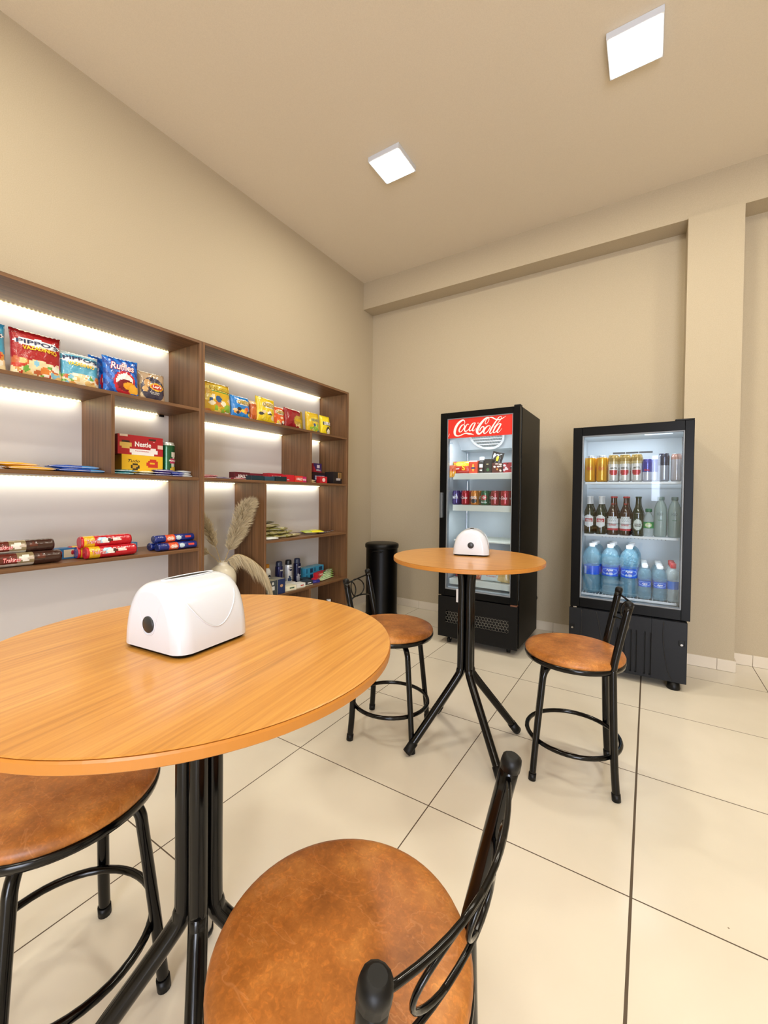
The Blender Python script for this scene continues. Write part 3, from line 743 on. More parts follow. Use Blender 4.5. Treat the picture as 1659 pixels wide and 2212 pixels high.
for k in range(12): b.lathe([(.0001, -.0012), (.0036, -.0012), (.0036, .0012), (.0001, .0012)], 10, (2.165+.0150*k, 2.929, 1.4565))
b.build('light_diodes', cold_led, hold)
b = WB(); b.box(2.355, 2.50, 3.00, 3.06, 1.452, 1.460, .002); b.build('ceiling_module', liner_m, F2)
b = WB(); b.box(2.17, 2.243, 3.279, 3.281, 1.369, 1.381); b.box(2.247, 2.32, 3.279, 3.281, 1.369, 1.381); b.box(2.324, 2.40, 3.279, 3.281, 1.369, 1.381); b.build('air_vent', dark_plastic, F2)
b = WB()
for k in range(18): b.lathe([(.0001, 0), (.0035, 0), (.0035, .002), (.0001, .002)], 8, (0, 0, 0)) if 0 else b.tube([(2.115+.0215*k, 3.2805, .800), (2.115+.0215*k, 3.2785, .800)], .0042, 8)
b.build('air_holes', dark_plastic, F2)
b = WB()
for x in (2.022, 2.540):
    b.box(x-.002, x+.002, 2.915, 2.922, .42, 1.42)
b.build('shelf_rail', chrome_m, F2)
area('fridge_light', (2.285, 2.955, 1.445), (0, .35, -1), .42, .04, 1.5, (.90, .95, 1)); area('fridge_light', (2.285, 2.895, .80), (0, .5, -1), .42, .02, .7, (.9, .95, 1))

# ------------------------------------------------------------------ product kinds
def bag_surf(w, h, d, v_pow=.55):
    def T(u, v):
        a = max(0, 1-abs(2*u-1)**2.6); c = max(0, 1-abs(2*v-1)**3.2)
        e = 1 if .06 < v < .94 else max(0, min(v, 1-v)/.06)
        return d/2*(a**.6)*(c**v_pow)*(.25+.75*e)+.0006
    return T
def pouch(name, label, cat, loc, w, h, d, paint, rz=PI/2, rx=0.0, group=None, words=(), nx=30, nz=36, m=None, seed=0, crimp=True, ry=0.0):
    """sealed film bag, front = local -Y, bottom edge on local z=0"""
    rd = random.Random(seed); T = bag_surf(w, h, d); ph = [rd.uniform(0, 6) for _ in range(6)]
    def wr(u, v):
        return (.020*d*math.sin(11*u+ph[0]+3*v)+.028*d*math.sin(9*v+ph[1]-5*u)+.016*d*math.sin(23*u-14*v+ph[2]))*(1-abs(2*u-1))**.5
    def edge(v): return 1-.035*math.sin(PI*v)+.008*math.sin(14*v+ph[3])
    def pt(u, v, sg):
        y = sg*(T(u, v)+(wr(u, v) if .05 < v < .95 else 0)); x = (u-.5)*w*edge(v); z = v*h
        if crimp and (v < .05 or v > .95): z += .0012*math.sin(60*u+ph[4]); y += .0006*math.sin(90*u)
        return (x, y, z)
    t = thing(name, label, cat, loc, rz, group, rx, ry)
    b = MB(); F = [[b.b.verts.new(pt(i/nx, j/nz, -1)) for i in range(nx+1)] for j in range(nz+1)]
    Bk = [[F[j][i] if i in (0, nx) else b.b.verts.new(pt(i/nx, j/nz, 1)) for i in range(nx+1)] for j in range(nz+1)]
    for G, fr in ((F, 1), (Bk, 0)):
        for j in range(nz):
            for i in range(nx):
                vs = (G[j][i], G[j][i+1], G[j+1][i+1], G[j+1][i]) if fr else (G[j][i+1], G[j][i], G[j+1][i], G[j+1][i+1])
                f = b.b.faces.new(vs); f.smooth = True; b.col([f], paint((i+.5)/nx, (j+.5)/nz))
    for j in (0, nz):
        for i in range(nx): 
            try: b.b.faces.new((F[j][i], F[j][i+1], Bk[j][i+1], Bk[j][i]))
            except ValueError: pass
    b.build('wrapper', m or FOIL, t)
    for wi, wd in enumerate(words):
        def surf(x, z, wi=wi):
            u, v = x/w+.5, z/h; p = pt(min(.99, max(.01, u)), min(.94, max(.06, v)), -1); return (x, p[1]-.0026-.0007*wi, z)
        txt, ink, cu, cv, ww, hh = wd[:6]; kw = wd[6] if len(wd) > 6 else {}
        lettering(txt, ink, t, surf, (cu-.5)*w, cv*h, ww*w, hh*h, **kw)
    return t
def carton(name, label, cat, loc, w, d, h, paint, rz=PI/2, group=None, words=(), side=None, top=None, rx=0.0, n=24, ry=0.0, m=None):
    """printed carton, front = local -Y"""
    t = thing(name, label, cat, loc, rz, group, rx, ry)
    b = MB(); side = side or paint(.02, .5); top = top or side
    b.box(-w/2, w/2, -d/2+.0004, d/2, 0, h, .0006, side, seg=1)
    for f in b.b.faces:
        if f.normal.z > .9: b.col([f], top)
    nz = max(4, int(n*h/w)) if h < w*2 else n
    V = [[b.b.verts.new((-w/2+w*i/n, -d/2, h*j/nz)) for i in range(n+1)] for j in range(nz+1)]
    for j in range(nz):
        for i in range(n):
            f = b.b.faces.new((V[j][i], V[j][i+1], V[j+1][i+1], V[j+1][i])); b.col([f], paint((i+.5)/n, (j+.5)/nz))
    b.build('carton_body', m or CARD, t)
    for wd in words:
        txt, ink, cu, cv, ww, hh = wd[:6]; kw = wd[6] if len(wd) > 6 else {}
        lettering(txt, ink, t, lambda x, z: (x, -d/2-.0006, z), (cu-.5)*w, cv*h, ww*w, hh*h, **kw)
    return t
def roll(name, label, cat, loc, L, r, paint, rz=0.0, group=None, words=(), flat=1.0, ends=None, ry=0.0, seg=24):
    """wrapped biscuit roll lying along local X, front = local -Y; paint(u along, v up the visible side)"""
    t = thing(name, label, cat, loc, rz, group, 0, ry)
    b = MB(); n = 40; rings = []
    for i in range(n+1):
        q = i/n; x = -L/2+L*q; e = min(q, 1-q)
        rr = r*(1-.10*max(0, 1-e/.03)**2)*(1+.012*math.sin(i*1.9))
        rings.append([b.b.verts.new((x, rr*math.sin(2*PI*k/seg), r*flat+rr*flat*math.cos(2*PI*k/seg))) for k in range(seg)])
    for i in range(n):
        for k in range(seg):
            f = b.b.faces.new((rings[i][k], rings[i][(k+1) % seg], rings[i+1][(k+1) % seg], rings[i+1][k])); f.smooth = True
            b.col([f], paint((i+.5)/n, .5+.5*math.cos(2*PI*(k+.5)/seg)))
    for rg in (rings[0], rings[-1]):
        f = b.b.faces.new(rg); b.col([f], ends or paint(.02, .5))
    b.build('wrapper', FOIL, t)
    def surf(x, z):
        c = max(-.98, min(.98, (z-r*flat)/(r*flat))); return (x, -math.sqrt(1-c*c)*r-.0012, z)
    for wd in words:
        txt, ink, cu, cv, ww, hh = wd[:6]; kw = wd[6] if len(wd) > 6 else {}
        lettering(txt, ink, t, surf, (cu-.5)*L, cv*2*r*flat, ww*L, hh*2*r*flat, **kw)
    return t
def cyl_words(t, words, R, h):
    for wd in words:
        txt, ink, a0, cv, ww, hh = wd[:6]; kw = wd[6] if len(wd) > 6 else {}
        rr = (R(cv) if callable(R) else R)+.0007
        lettering(txt, ink, t, lambda x, z: (rr*math.sin(x/rr+a0), -rr*math.cos(x/rr+a0), z), 0, cv*h, ww, hh*h, **kw)
def can(name, label, loc, r, h, paint, words=(), group=None, rz=0.0, cat='drink can'):
    t = thing(name, label, cat, loc, rz, group)
    pr = [(r*.72, 0), (r*.80, .001), (r*.97, .008)]+[(r, .011+(h-.028)*k/18) for k in range(19)]+[(r*.97, h-.013), (r*.84, h-.004), (r*.86, h-.002), (r*.86, h), (r*.80, h-.001), (r*.78, h-.004)]
    b = MB(); b.lathe(pr, 32, art=paint); b.build('body', CAN, t)
    b = MB(); b.box(-.006, .006, -.012, .006, h-.0035, h-.0015, .0008, seg=1); b.build('pull_tab', chrome_m, t)
    cyl_words(t, words, r, h); return t
def bottle(name, label, loc, prof, m, label_band=None, cap=None, words=(), group=None, cat='bottle', extra=(), seg=28, wob=None, rz=0.0):
    """prof radius/height list; label_band (z0,z1,radius,paint); cap (z0,z1,r)"""
    t = thing(name, label, cat, loc, rz, group)
    b = MB(); b.lathe(prof, seg, art=(lambda u, v: 'ffffff') if m in (PLAS,) else None, wob=wob, smooth=not wob); b.build('body', m, t)
    def rad(zf):
        for (r0, z0), (r1, z1) in zip(prof[:-1], prof[1:]):
            if z0 <= zf <= z1: return r0+(r1-r0)*((zf-z0)/(z1-z0+1e-9))
        return prof[-1][0]
    bands = ([label_band] if label_band else [])+list(extra)
    for (z0, z1, paint, arc, nm, mm) in bands:
        b = MB(); nu, nv = 30, 14; V = []
        for j in range(nv+1):
            z = z0+(z1-z0)*j/nv; rr = rad(z)+.0008
            V.append([b.b.verts.new((rr*math.sin(-arc+2*arc*i/nu), -rr*math.cos(-arc+2*arc*i/nu), z)) for i in range(nu+1)])
        for j in range(nv):
            for i in range(nu):
                c = paint((i+.5)/nu, (j+.5)/nv)
                if c is None: continue
                f = b.b.faces.new((V[j][i], V[j][i+1], V[j+1][i+1], V[j+1][i])); f.smooth = True; b.col([f], c)
        lb = b.build(nm, mm, t)
    for (z0, z1, r, cm) in (cap or []):
        b = MB(); b.lathe([(r*.97, z0), (r, z0+.001), (r, z1-.002), (r*.9, z1), (.0001, z1)], 24, wob=lambda u, z: .02*math.cos(u*2*PI*24)); b.build('cap', cm, t)
    for wd in words:
        txt, ink, a0, z, ww, hh = wd[:6]; kw = wd[6] if len(wd) > 6 else {}
        rr = rad(z)+.0016
        lettering(txt, ink, t, lambda x, zz: (rr*math.sin(x/rr+a0), -rr*math.cos(x/rr+a0), zz), 0, z, ww, hh, **kw)
    return t

# ------------------------------------------------------------------ chip bags, left unit, upper shelf
G1 = 'snack bags on the upper shelf of the left unit'; G2 = 'snack bags on the upper shelf of the right unit'
SNK = ['e8c078', 'd89a4c', 'f0dcb0', 'e0853c', 'c9683c', 'f4ead2']
z = Z1+.001
def up2(lo, hi, v): return lo <= v <= hi
def pip(c1, c2, s):
    return art(lambda u, v: c2 if v > .90 else c1, ('e', .5, .735, .47, .085, 'f2f4f6'), ('e', .5, .12, .62, .26, 'f0dcae'), *blobs(s, 34, .06, .94, .04, .36, SNK+['8cc8e0', 'f6f0e0', 'c83c28', '6fae4a'], .04, .10))
WDP = lambda: [("PIPPO'S", NAVY_INK, .5, .735, .80, .085, dict(bold=.02)), ('VAZADINHO', YEL_INK, .53, .60, .66, .085, dict(bold=.03, arc=.02))]
pouch('snack_bag', 'light blue bag cut off at the left edge, left of the large red bag', 'snack bag', (.20, .520, z), .175, .205, .06, pip('3f9fc4', '2f8fc4', 1), rx=-.10, group=G1, words=WDP(), seed=1)
pouch('snack_bag', 'large red snack bag with dark blue name in a white bubble', 'snack bag', (.20, .707, z), .178, .205, .06, pip('a81c22', '8e1018', 2), rx=-.10, group=G1, words=WDP(), seed=2)
pouch('snack_bag', 'pale blue snack bag between the red bag and the deep blue one', 'snack bag', (.19, .868, z), .160, .165, .06, pip('58aac8', 'c4d8de', 3), rx=-.12, group=G1, words=[("PIPPO'S", NAVY_INK, .5, .80, .84, .11, dict(bold=.02)), ('VAZADINHO', YEL_INK, .5, .64, .66, .10, dict(bold=.03))], seed=3)
def ruf(s): return art(lambda u, v: ('1a6fd0' if (int(9*(u+v*.8)) % 2) else '1248a0') if v < .96 else '2f86dc', ('e', .56, .33, .32, .32, 'c02030'), ('e', .56, .36, .25, .22, 'f0e4e2'), ('e', .58, .27, .25, .15, '7a1420'), ('e', .70, .26, .20, .10, 'f0a428'), ('e', .82, .19, .17, .12, 'f0b032'))
pouch('snack_bag', 'deep blue crinkle chip bag half hidden behind its twin', 'snack bag', (.150, 1.000, z), .150, .190, .05, ruf(5), rx=-.12, group=G1, seed=5)
pouch('snack_bag', 'deep blue crinkle chip bag with red lips and a yellow chip', 'snack bag', (.225, 1.028, z), .158, .182, .055, ruf(4), rx=-.08, rz=PI/2-.06, group=G1, words=[('Ruffles', RED_INK, .50, .745, .66, .20, dict(bold=.045, shear=.15)), ('Ruffles', WHITE_INK, .50, .745, .64, .18, dict(bold=.012, shear=.15))], seed=4)
lays = art(lambda u, v: 'b49a7c', *blobs(7, 14, .0, 1, .0, .95, ['c8a878', 'a07a50', 'd8c098'], .05, .1), ('e', .50, .42, .44, .40, '3a3548'), ('e', .28, .60, .12, .13, 'c79a62'), ('e', .20, .40, .09, .10, 'd2a86e'), ('e', .62, .50, .27, .13, 'e8b030'), ('e', .62, .50, .22, .095, 'c8402c'))
pouch('snack_bag', 'beige chip bag with a dark round field and yellow oval badge', 'snack bag', (.20, 1.190, z), .140, .158, .05, lays, rx=-.12, group=G1, words=[("Lay's", WHITE_INK, .62, .50, .34, .12, dict(bold=.02, shear=.15)), ('SOUR CREAM', WHITE_INK, .52, .30, .36, .035), ('ONION', WHITE_INK, .52, .25, .30, .03)], seed=7)
# right unit
fan = lambda s: art(lambda u, v: 'b08a1c' if v > .93 else 'd6ac1e', ('e', .5, .78, .42, .10, 'e8d060'), ('r', .25, .67, .92, .70, '3c8a34'), *blobs(s, 16, .1, .95, .02, .55, ['8ab43a', 'd8b890', 'e8cf60', '24548c', 'c87c30', 'f0e6c8'], .06, .16))
pouch('snack_bag', 'large golden yellow snack bag at the left end of the right unit', 'snack bag', (.20, 1.577, z), .196, .196, .07, fan(11), rx=-.10, group=G2, words=[('FANDANGOS', BLACK_INK, .56, .775, .72, .13, dict(bold=.03)), ('FANDANGOS', YEL_INK, .56, .778, .70, .11, dict(bold=.008))], seed=11)
pouch('snack_bag', 'dark brown bag peeping out behind the large golden bag', 'snack bag', (.12, 1.470, z), .085, .205, .03, art('4a2c1c', ('r', 0, 0, 1, .4, 'b08a1c')), rx=-.06, group=G2, seed=12)
chee = lambda base, s: art(base, ('e', .58, .70, .36, .13, 'f0e6d2'), *blobs(s, 12, .12, .92, .04, .45, ['f4f0e4', 'f0a030', 'e8d24a', 'e0c8a0', '30303a', 'd8603a'], .05, .13))
CW = lambda ink, t='CHEETOS': [(t, BLACK_INK, .58, .70, .62, .16, dict(bold=.03)), (t, ink, .58, .705, .60, .13, dict(bold=.005))]
pouch('snack_bag', 'bright blue snack bag right of the large golden one', 'snack bag', (.20, 1.745, z), .150, .150, .06, chee('1e7ed0', 13), rx=-.10, group=G2, words=CW(YEL_INK), seed=13)
pouch('snack_bag', 'brown orange bag turned sideways, between blue and yellow bags', 'snack bag', (.20, 1.846, z), .060, .138, .05, art('b0501c', ('r', 0, .82, 1, 1, 'd8b488'), ('e', .4, .5, .4, .2, 'c8682c')), rx=-.05, group=G2, seed=14)
pouch('snack_bag', 'yellow snack bag, middle of the right unit, taller than its neighbours', 'snack bag', (.215, 1.935, z), .160, .176, .06, chee('e2c420', 15), rx=-.08, group=G2, words=CW(YEL_INK), seed=15, ry=.04)
pouch('snack_bag', 'orange red snack bag right of the tall yellow bag', 'snack bag', (.20, 2.062, z), .128, .142, .05, chee('d85a24', 16), rx=-.10, group=G2, words=CW(YEL_INK), seed=16)
pouch('snack_bag', 'dark red snack bag with a golden oval', 'snack bag', (.21, 2.200, z), .188, .148, .06, art('8e1220', ('e', .68, .42, .30, .26, 'c09c34'), *blobs(17, 8, .5, .95, .04, .25, ['9cb84a', '2c5a94', 'e6c88c'], .05, .09)), rx=-.08, rz=PI/2+.12, group=G2, words=[('FANDANGOS', YEL_INK, .68, .45, .46, .14, dict(bold=.02))], seed=17)
pouch('snack_bag', 'yellow bag behind the dark red one, only its top corner showing', 'snack bag', (.165, 2.312, z), .075, .160, .035, art('b89a2c'), rx=-.08, group=G2, seed=18)
pouch('snack_bag', 'mustard yellow snack bag with green print, second from the right end', 'snack bag', (.215, 2.402, z), .145, .158, .055, art('d8b422', ('e', .55, .60, .36, .15, 'e8cc40'), *blobs(19, 10, .2, .9, .06, .38, ['8ab43a', '2c5a94', 'e6c88c', 'b8c860'], .07, .12)), rx=-.08, group=G2, words=[('FANDANGOS', GREY_INK, .55, .60, .62, .14, dict(bold=.02, shear=.1))], seed=19)
pouch('snack_bag', 'lemon yellow snack bag with white name, right end of the shelf', 'snack bag', (.215, 2.548, z), .118, .155, .05, art('e8d01c', ('r', .15, .50, .95, .68, '2a2620'), ('e', .64, .24, .20, .20, '2c241c'), ('e', .66, .18, .15, .16, 'e8dcc4')), rx=-.08, group=G2, words=[('LEBUS', WHITE_INK, .55, .59, .68, .16, dict(bold=.04))], seed=20)

# ------------------------------------------------------------------ left unit, middle shelf
z = Z2+.001
def flatpack(name, label, cat, loc, w, h, d, paint, rz, group, words=(), seed=0, tilt=0.0):
    # lying flow pack: the pouch tipped on its back, print facing up
    return pouch(name, label, cat, loc, w, h, d, paint, rz=rz, rx=-PI/2+tilt, group=group, words=words, nx=30, nz=12, seed=seed, crimp=False)
GY = 'yellow chocolate packs lying on the middle shelf'
choc = art(lambda u, v: 'e0a41a' if .05 < u < .95 else 'b87818', ('e', .3, .5, .16, .3, 'b4641c'), ('e', .68, .45, .13, .22, 'f0ddb0'))
for i, (x, y, zz, lb) in enumerate(((.235, .50, .010, 'yellow chocolate pack at the left frame edge, lowest layer'), (.225, .685, .009, 'yellow chocolate pack lying on the shelf next to the blue packs'), (.18, .640, .026, 'yellow chocolate pack lying on top of two others'))):
    flatpack('chocolate_pack', lb, 'chocolate', (x, y, z+zz), .17, .075, .019, choc, PI/2+.03*i, GY, seed=30+i)
GB = 'blue chocolate packs lying on the middle shelf'
blu = art(lambda u, v: '1e50b4' if u < .62 else '4a94d8', ('e', .3, .6, .2, .14, 'dfe8f2'), ('e', .8, .5, .1, .2, 'cfe4f0'))
for i, (x, y, zz, lb) in enumerate(((.24, .865, .009, 'blue chocolate pack nearest the edge, left of the divider'), (.155, .85, .009, 'blue chocolate pack at the back left of the divider'), (.20, .845, .026, 'blue and pale blue pack on top of the blue packs'))):
    flatpack('chocolate_pack', lb, 'chocolate', (x, y, z+zz), .20, .07, .018, blu, PI/2-.05*i, GB, seed=40+i, words=[('LACTA', WHITE_INK, .35, .6, .2, .16)])
t_ = carton('chocolate_box', 'yellow chocolate assortment box under the red one', 'box', (.15, 1.145, z), .205, .10, .103, art('e8b81c', ('r', .02, .88, .35, .95, 'f4ead0'), ('e', .74, .60, .15, .22, 'c8341c'), ('e', .72, .64, .06, .05, 'e8b81c'), ('e', .30, .42, .10, .16, '2c2416'), ('e', .30, .42, .06, .09, 'c89a28')), words=[('Garoto', mat('brown ink', '6a3414', .5), .74, .15, .50, .20, dict(bold=.01, shear=.1)), ('Tudo', BLACK_INK, .28, .70, .28, .14, dict(shear=.3))], side='b08414')
carton('chocolate_box', 'red chocolate assortment box on top of the yellow box', 'box', (.148, 1.137, z+.1035), .225, .10, .098, art('b01420', ('r', .03, .87, .32, .95, 'ead8c8'), ('e', .56, .24, .31, .32, 'f0ecea'), ('e', .48, .66, .44, .36, 'b01420'), ('e', .17, .52, .12, .22, 'e0bc60'), ('e', .17, .62, .08, .06, '3a2414'), ('r', .66, .80, .84, .92, '48281a'), ('r', .86, .45, 1, .55, 'e8c8b8')), words=[('Nestle', WHITE_INK, .54, .56, .36, .26, dict(bold=.025)), ('Especialidades', RED_INK, .52, .20, .30, .07)], side='7e0c16', top='b01420')
# accent over the last letter of the word on the red box
b = MB(); b.box(.060, .068, -.0508, -.0505, .0715, .0735); acc = b.build('accent', WHITE_INK, [o for o in bpy.data.objects if o.name.startswith('chocolate_box')][-1])
can('chips_tube', 'tall green chips tube beside the chocolate boxes', (.17, 1.292, z), .036, .186, art(lambda u, v: '0f5a34' if v < .93 else 'd8dcd4', ('e', .56, .66, .075, .10, 'f0ece0'), ('r', .47, .42, .63, .52, 'c83a6a'), ('e', .55, .22, .07, .12, 'e8c848'), ('r', .50, .32, .60, .38, 'dce6d8')), words=[('PRINGLES', WHITE_INK, .35, .47, .050, .05, dict(bold=.02))], rz=PI/2, cat='chips tube')
GT = 'chocolate bars in front of the boxes on the middle shelf'
BARS = [(.255, 1.035, .006, .12, '1c7c8c', 'teal bar on the shelf edge right of the divider'), (.245, 1.050, .019, .11, '157084', 'teal bar on top of the other teal bar'), (.262, 1.135, .006, .11, '20282c', 'black and gold bar lying between teal and purple bars'), (.250, 1.150, .018, .085, 'e0cf94', 'cream bar lying on the black bar'),
        (.258, 1.240, .006, .13, '2c2262', 'dark violet bar, lowest of its stack'), (.250, 1.235, .018, .13, '3c2c74', 'dark violet bar, middle of its stack'), (.245, 1.245, .030, .12, '4a3a80', 'violet bar, topmost of its stack'), (.262, 1.312, .006, .08, '1c2e90', 'blue bar under the tube'), (.255, 1.312, .019, .08, '2440a8', 'blue bar on top beside the silver ones'),
        (.262, 1.348, .006, .09, 'c6ccd2', 'silver white bar, lowest on the shelf edge'), (.252, 1.345, .018, .09, 'd0d4d8', 'silver white bar, middle of the stack'), (.250, 1.352, .030, .085, 'bcc4cc', 'silver white bar, topmost of the stack')]
for i, (x, y, zz, w, c, lb) in enumerate(BARS):
    flatpack('chocolate_bar', lb, 'chocolate bar', (x-.018, y, z+zz), w, .036, .0125, art(c, ('r', .3, .3, .7, .7, 'e8e6e0' if i % 2 else c)), PI/2+.02*(i % 3-1), GT, seed=60+i)

# ------------------------------------------------------------------ left unit, lower shelf: biscuit rolls
z = Z3+.001
GR = 'biscuit rolls on the lower shelf of the left unit'
tr_brown = art(lambda u, v: ('3c211a' if u > .55 else ('8a7a5a' if u > .30 else '5c2016')), ('e', .42, .62, .10, .22, 'e8e2da'), ('e', .50, .60, .05, .12, 'c8b8a8'), ('e', .66, .66, .07, .15, '5c2c20'), ('r', .05, .02, .55, .22, 'c8c2b4'))
tr_red = art(lambda u, v: 'c01424', ('r', .06, .0, .24, 1, 'e4b41c'), ('e', .40, .6, .12, .26, 'a8d4ec'), ('e', .46, .56, .08, .20, 'f4f0ea'), ('e', .54, .58, .05, .16, '4a241c'), ('e', .68, .62, .10, .12, 'f0dcd4'))
TW = lambda t='Trakinas': [(t, RED_INK, .22, .55, .26, .34, dict(bold=.06, shear=.2)), (t, WHITE_INK, .22, .55, .25, .30, dict(bold=.01, shear=.2))]
rl = .205; rr = .027
for x, y, zz, lb, c, e_ in ((.245, .662, 0, 'brown biscuit roll, lowest at the front left', tr_brown, '3a1e18'), (.188, .655, 0, 'brown biscuit roll lying behind the lower front one', tr_brown, '3a1e18'), (.217, .645, .048, 'brown biscuit roll on top at the left edge', tr_brown, '3a1e18'),
                            (.262, .964, 0, 'red biscuit roll, lowest at the front of its pile', tr_red, 'b01030'), (.160, .940, 0, 'magenta ended biscuit roll at the back of the red pile', tr_red, 'b8244c'), (.212, .950, 0, 'red roll with blue end in the middle of the pile', tr_red, '2c2a80'), (.236, .953, .047, 'red biscuit roll on top of the pile', tr_red, 'b01030')):
    roll('biscuit_roll', lb, 'biscuit pack', (x, y, z+zz), rl+.01, rr, c, PI/2, GR, TW(), ends=e_)
navy = art(lambda u, v: '162a7c', ('r', .26, .1, .48, 1, 'e0562c'), ('e', .36, .5, .09, .3, 'f0b8a0'), ('e', .56, .55, .06, .32, 'c8dce8'), ('e', .80, .6, .08, .15, 'd8483c'))
for x, y, zz, lb in ((.262, 1.293, 0, 'navy biscuit pack, front of the lower pair'), (.205, 1.285, 0, 'navy biscuit pack behind the front one'), (.236, 1.290, .040, 'navy biscuit pack on top of its pile')):
    roll('biscuit_roll', lb, 'biscuit pack', (x, y, z+zz), .225, .023, navy, PI/2, GR, [('Oreo', WHITE_INK, .37, .5, .14, .34, dict(bold=.03))], flat=.86, ends='10205c')
for y, lb in ((.80, 'blue wafer box behind the brown biscuit rolls'), (1.045, 'blue wafer box showing right of the red biscuit rolls')):
    carton('wafer_box', lb, 'box', (.16, y, z), .16, .05, .048, art('2a78b8', ('r', .55, .15, .95, .85, 'e6dcc4'), ('r', .2, .2, .5, .7, 'c8303c')), words=[('MFC', WHITE_INK, .35, .45, .25, .4)])

# ------------------------------------------------------------------ right unit, middle shelf
z = Z2+.001
GS = 'sweets and gum on the middle shelf of the right unit'
for i, (x, y, zz, w, c, lb) in enumerate(((.24, 1.50, .006, .12, 'a81c34', 'flat red bar at the left end of the sweets'), (.20, 1.545, .018, .12, 'c03048', 'red bar crossing on top of the flat red bar'), (.25, 1.60, .006, .12, '3c1c60', 'flat violet bar between two red bars'), (.22, 1.67, .006, .12, '7a1428', 'dark red bar lying behind the violet one'), (.255, 1.72, .006, .13, 'b02840', 'flat red and white bar near the dark gum boxes'))):
    flatpack('chocolate_bar', lb, 'chocolate bar', (x-.02, y, z+zz), w, .045, .012, art(c, ('r', .35, .25, .7, .6, 'e0c8cc')), PI/2+.12*(i-2), GS, seed=80+i)
HW = lambda t='HALLS', k=.6: [(t, WHITE_INK, .52, .5, k, .42, dict(bold=.03, shear=.2))]
for x, y, w, h, c, lb, wd, zz in ((.16, 1.775, .120, .050, '5c1420', 'dark red gum box at the back, left of its pair', HW(), 0), (.15, 1.895, .115, .048, '78182c', 'dark red gum box at the back, right of its pair', HW(), 0),
        (.24, 1.830, .100, .029, '16323c', 'dark teal gum box at the shelf edge, left one', [], 0), (.24, 1.932, .085, .028, '2c4c5c', 'slate blue gum box at the shelf edge, middle', [], 0), (.245, 2.030, .100, .032, '122a30', 'dark teal gum box at the shelf edge, right one', [], 0),
        (.165, 2.055, .140, .056, 'b0182a', 'tall red cough drop box behind the dark teal one', HW(), 0), (.235, 2.125, .075, .048, 'c8202c', 'red cough drop box standing at the edge', [], 0), (.245, 2.203, .075, .044, 'd83a2c', 'orange red cough drop box left of the pink one', HW('HALLS', .8), 0), (.24, 2.262, .04, .042, 'c01c58', 'narrow pink gum box beside the larger pink box', [], 0)):
    carton('gum_box', lb, 'sweets box', (x, y, z+zz), w-.002, .055, h, art(c, ('d', .5, .95, 1.05, 'e8e0e0') if not wd and zz == 9 else ('r', .1, .2, .35, .3, 'aebcc0')), group=GS, words=wd, n=14)
flatpack('chocolate_bar', 'pale beige wafer bar lying in the right cell, lower one', 'chocolate bar', (.235, 2.372, z+.006), .12, .04, .013, art('dcc48c'), PI/2+.08, GS, seed=90)
flatpack('chocolate_bar', 'pale beige wafer bar lying in the right cell, upper one', 'chocolate bar', (.230, 2.365, z+.019), .12, .04, .013, art('e0ca94'), PI/2-.06, GS, seed=91)
carton('candy_box', 'open brown candy tray standing left in the right cell', 'sweets box', (.12, 2.405, z), .085, .06, .092, art('48241a', ('r', .6, .0, 1, .9, 'b0281c')), n=12)
carton('candy_box', 'large dark chocolate bar box with white lettering', 'sweets box', (.13, 2.545, z), .180, .08, .088, art('2c1216', ('r', .12, .28, .92, .74, '1c2a6c'), ('r', .12, .26, .92, .30, 'c02430')), words=[('SNICKERS', WHITE_INK, .52, .52, .72, .34, dict(bold=.02, shear=.15))], side='241014')
carton('candy_box', 'small violet and white sweets box on top of the dark box', 'sweets box', (.13, 2.520, z+.0885), .095, .07, .070, art('3a2064', ('d', .6, .0, .45, 'b02438'), ('r', .4, .45, .75, .85, 'e8e2ee'), ('r', 0, 0, 1, .12, 'a01c30')), words=[('Milka', WHITE_INK, .6, .25, .5, .2)])
carton('candy_box', 'small bright red sweets pack in front of the dark box', 'sweets box', (.235, 2.490, z), .080, .04, .052, art('c41c28', ('e', .5, .5, .2, .28, 'f0d8d4')), n=14)
carton('candy_box', 'dark open counter box at the far right end of the shelf', 'sweets box', (.215, 2.655, z), .105, .09, .095, art('1c1416', ('r', .55, .45, .95, .95, 'a07c48'), ('r', .62, .5, .88, .90, '7a5c34'), ('r', .35, .28, .85, .46, 'b8b0b4')), side='181012')
carton('gum_box', 'magenta gum box with white lettering left of the divider', 'sweets box', (.25, 2.232+.02, z), .055, .04, .036, art('c81c68'), group=GS, words=HW('MENTOS', .8), n=14)

# ------------------------------------------------------------------ right unit, shelf with the snack packs
z = Z3-.003
rd = random.Random(5)
GH = 'gold and green snack packs heaped on the shelf'
pal = ['7c7434', '8c8440', '6c6a30', 'a0965a', 'b4a878', '9a9460']
k = 0
for lay, n_, z0 in ((0, 9, .010), (1, 7, .036), (2, 5, .060), (3, 3, .084)):
    for i in range(n_):
        y = 1.945+lay*.012+(.30-.075*lay)*i/max(1, n_-1)+rd.uniform(-.01, .01); x = .235-.11*(i % 2)-.015*lay+rd.uniform(-.015, .015)
        flatpack('snack_pack', 'small olive gold snack pack in the heap on the middle right shelf', 'snack pack', (x, y, z+z0), rd.uniform(.095, .115), rd.uniform(.07, .08), .024,
                 art(rd.choice(pal), ('e', rd.uniform(.3, .7), .5, .22, .26, rd.choice(['e4e0c4', 'c8d08c', 'e8dcc0', '5c5a20']))), PI/2+rd.uniform(-.5, .5), GH, seed=100+k, tilt=rd.uniform(-.15, .15)); k += 1
flatpack('snack_pack', 'dark olive bar shaped pack on top of the heap', 'snack pack', (.17, 2.005, z+.108), .13, .06, .02, art('4c4620', ('r', .2, .5, .8, .6, 'a8a060')), PI/2-.1, None, seed=140)
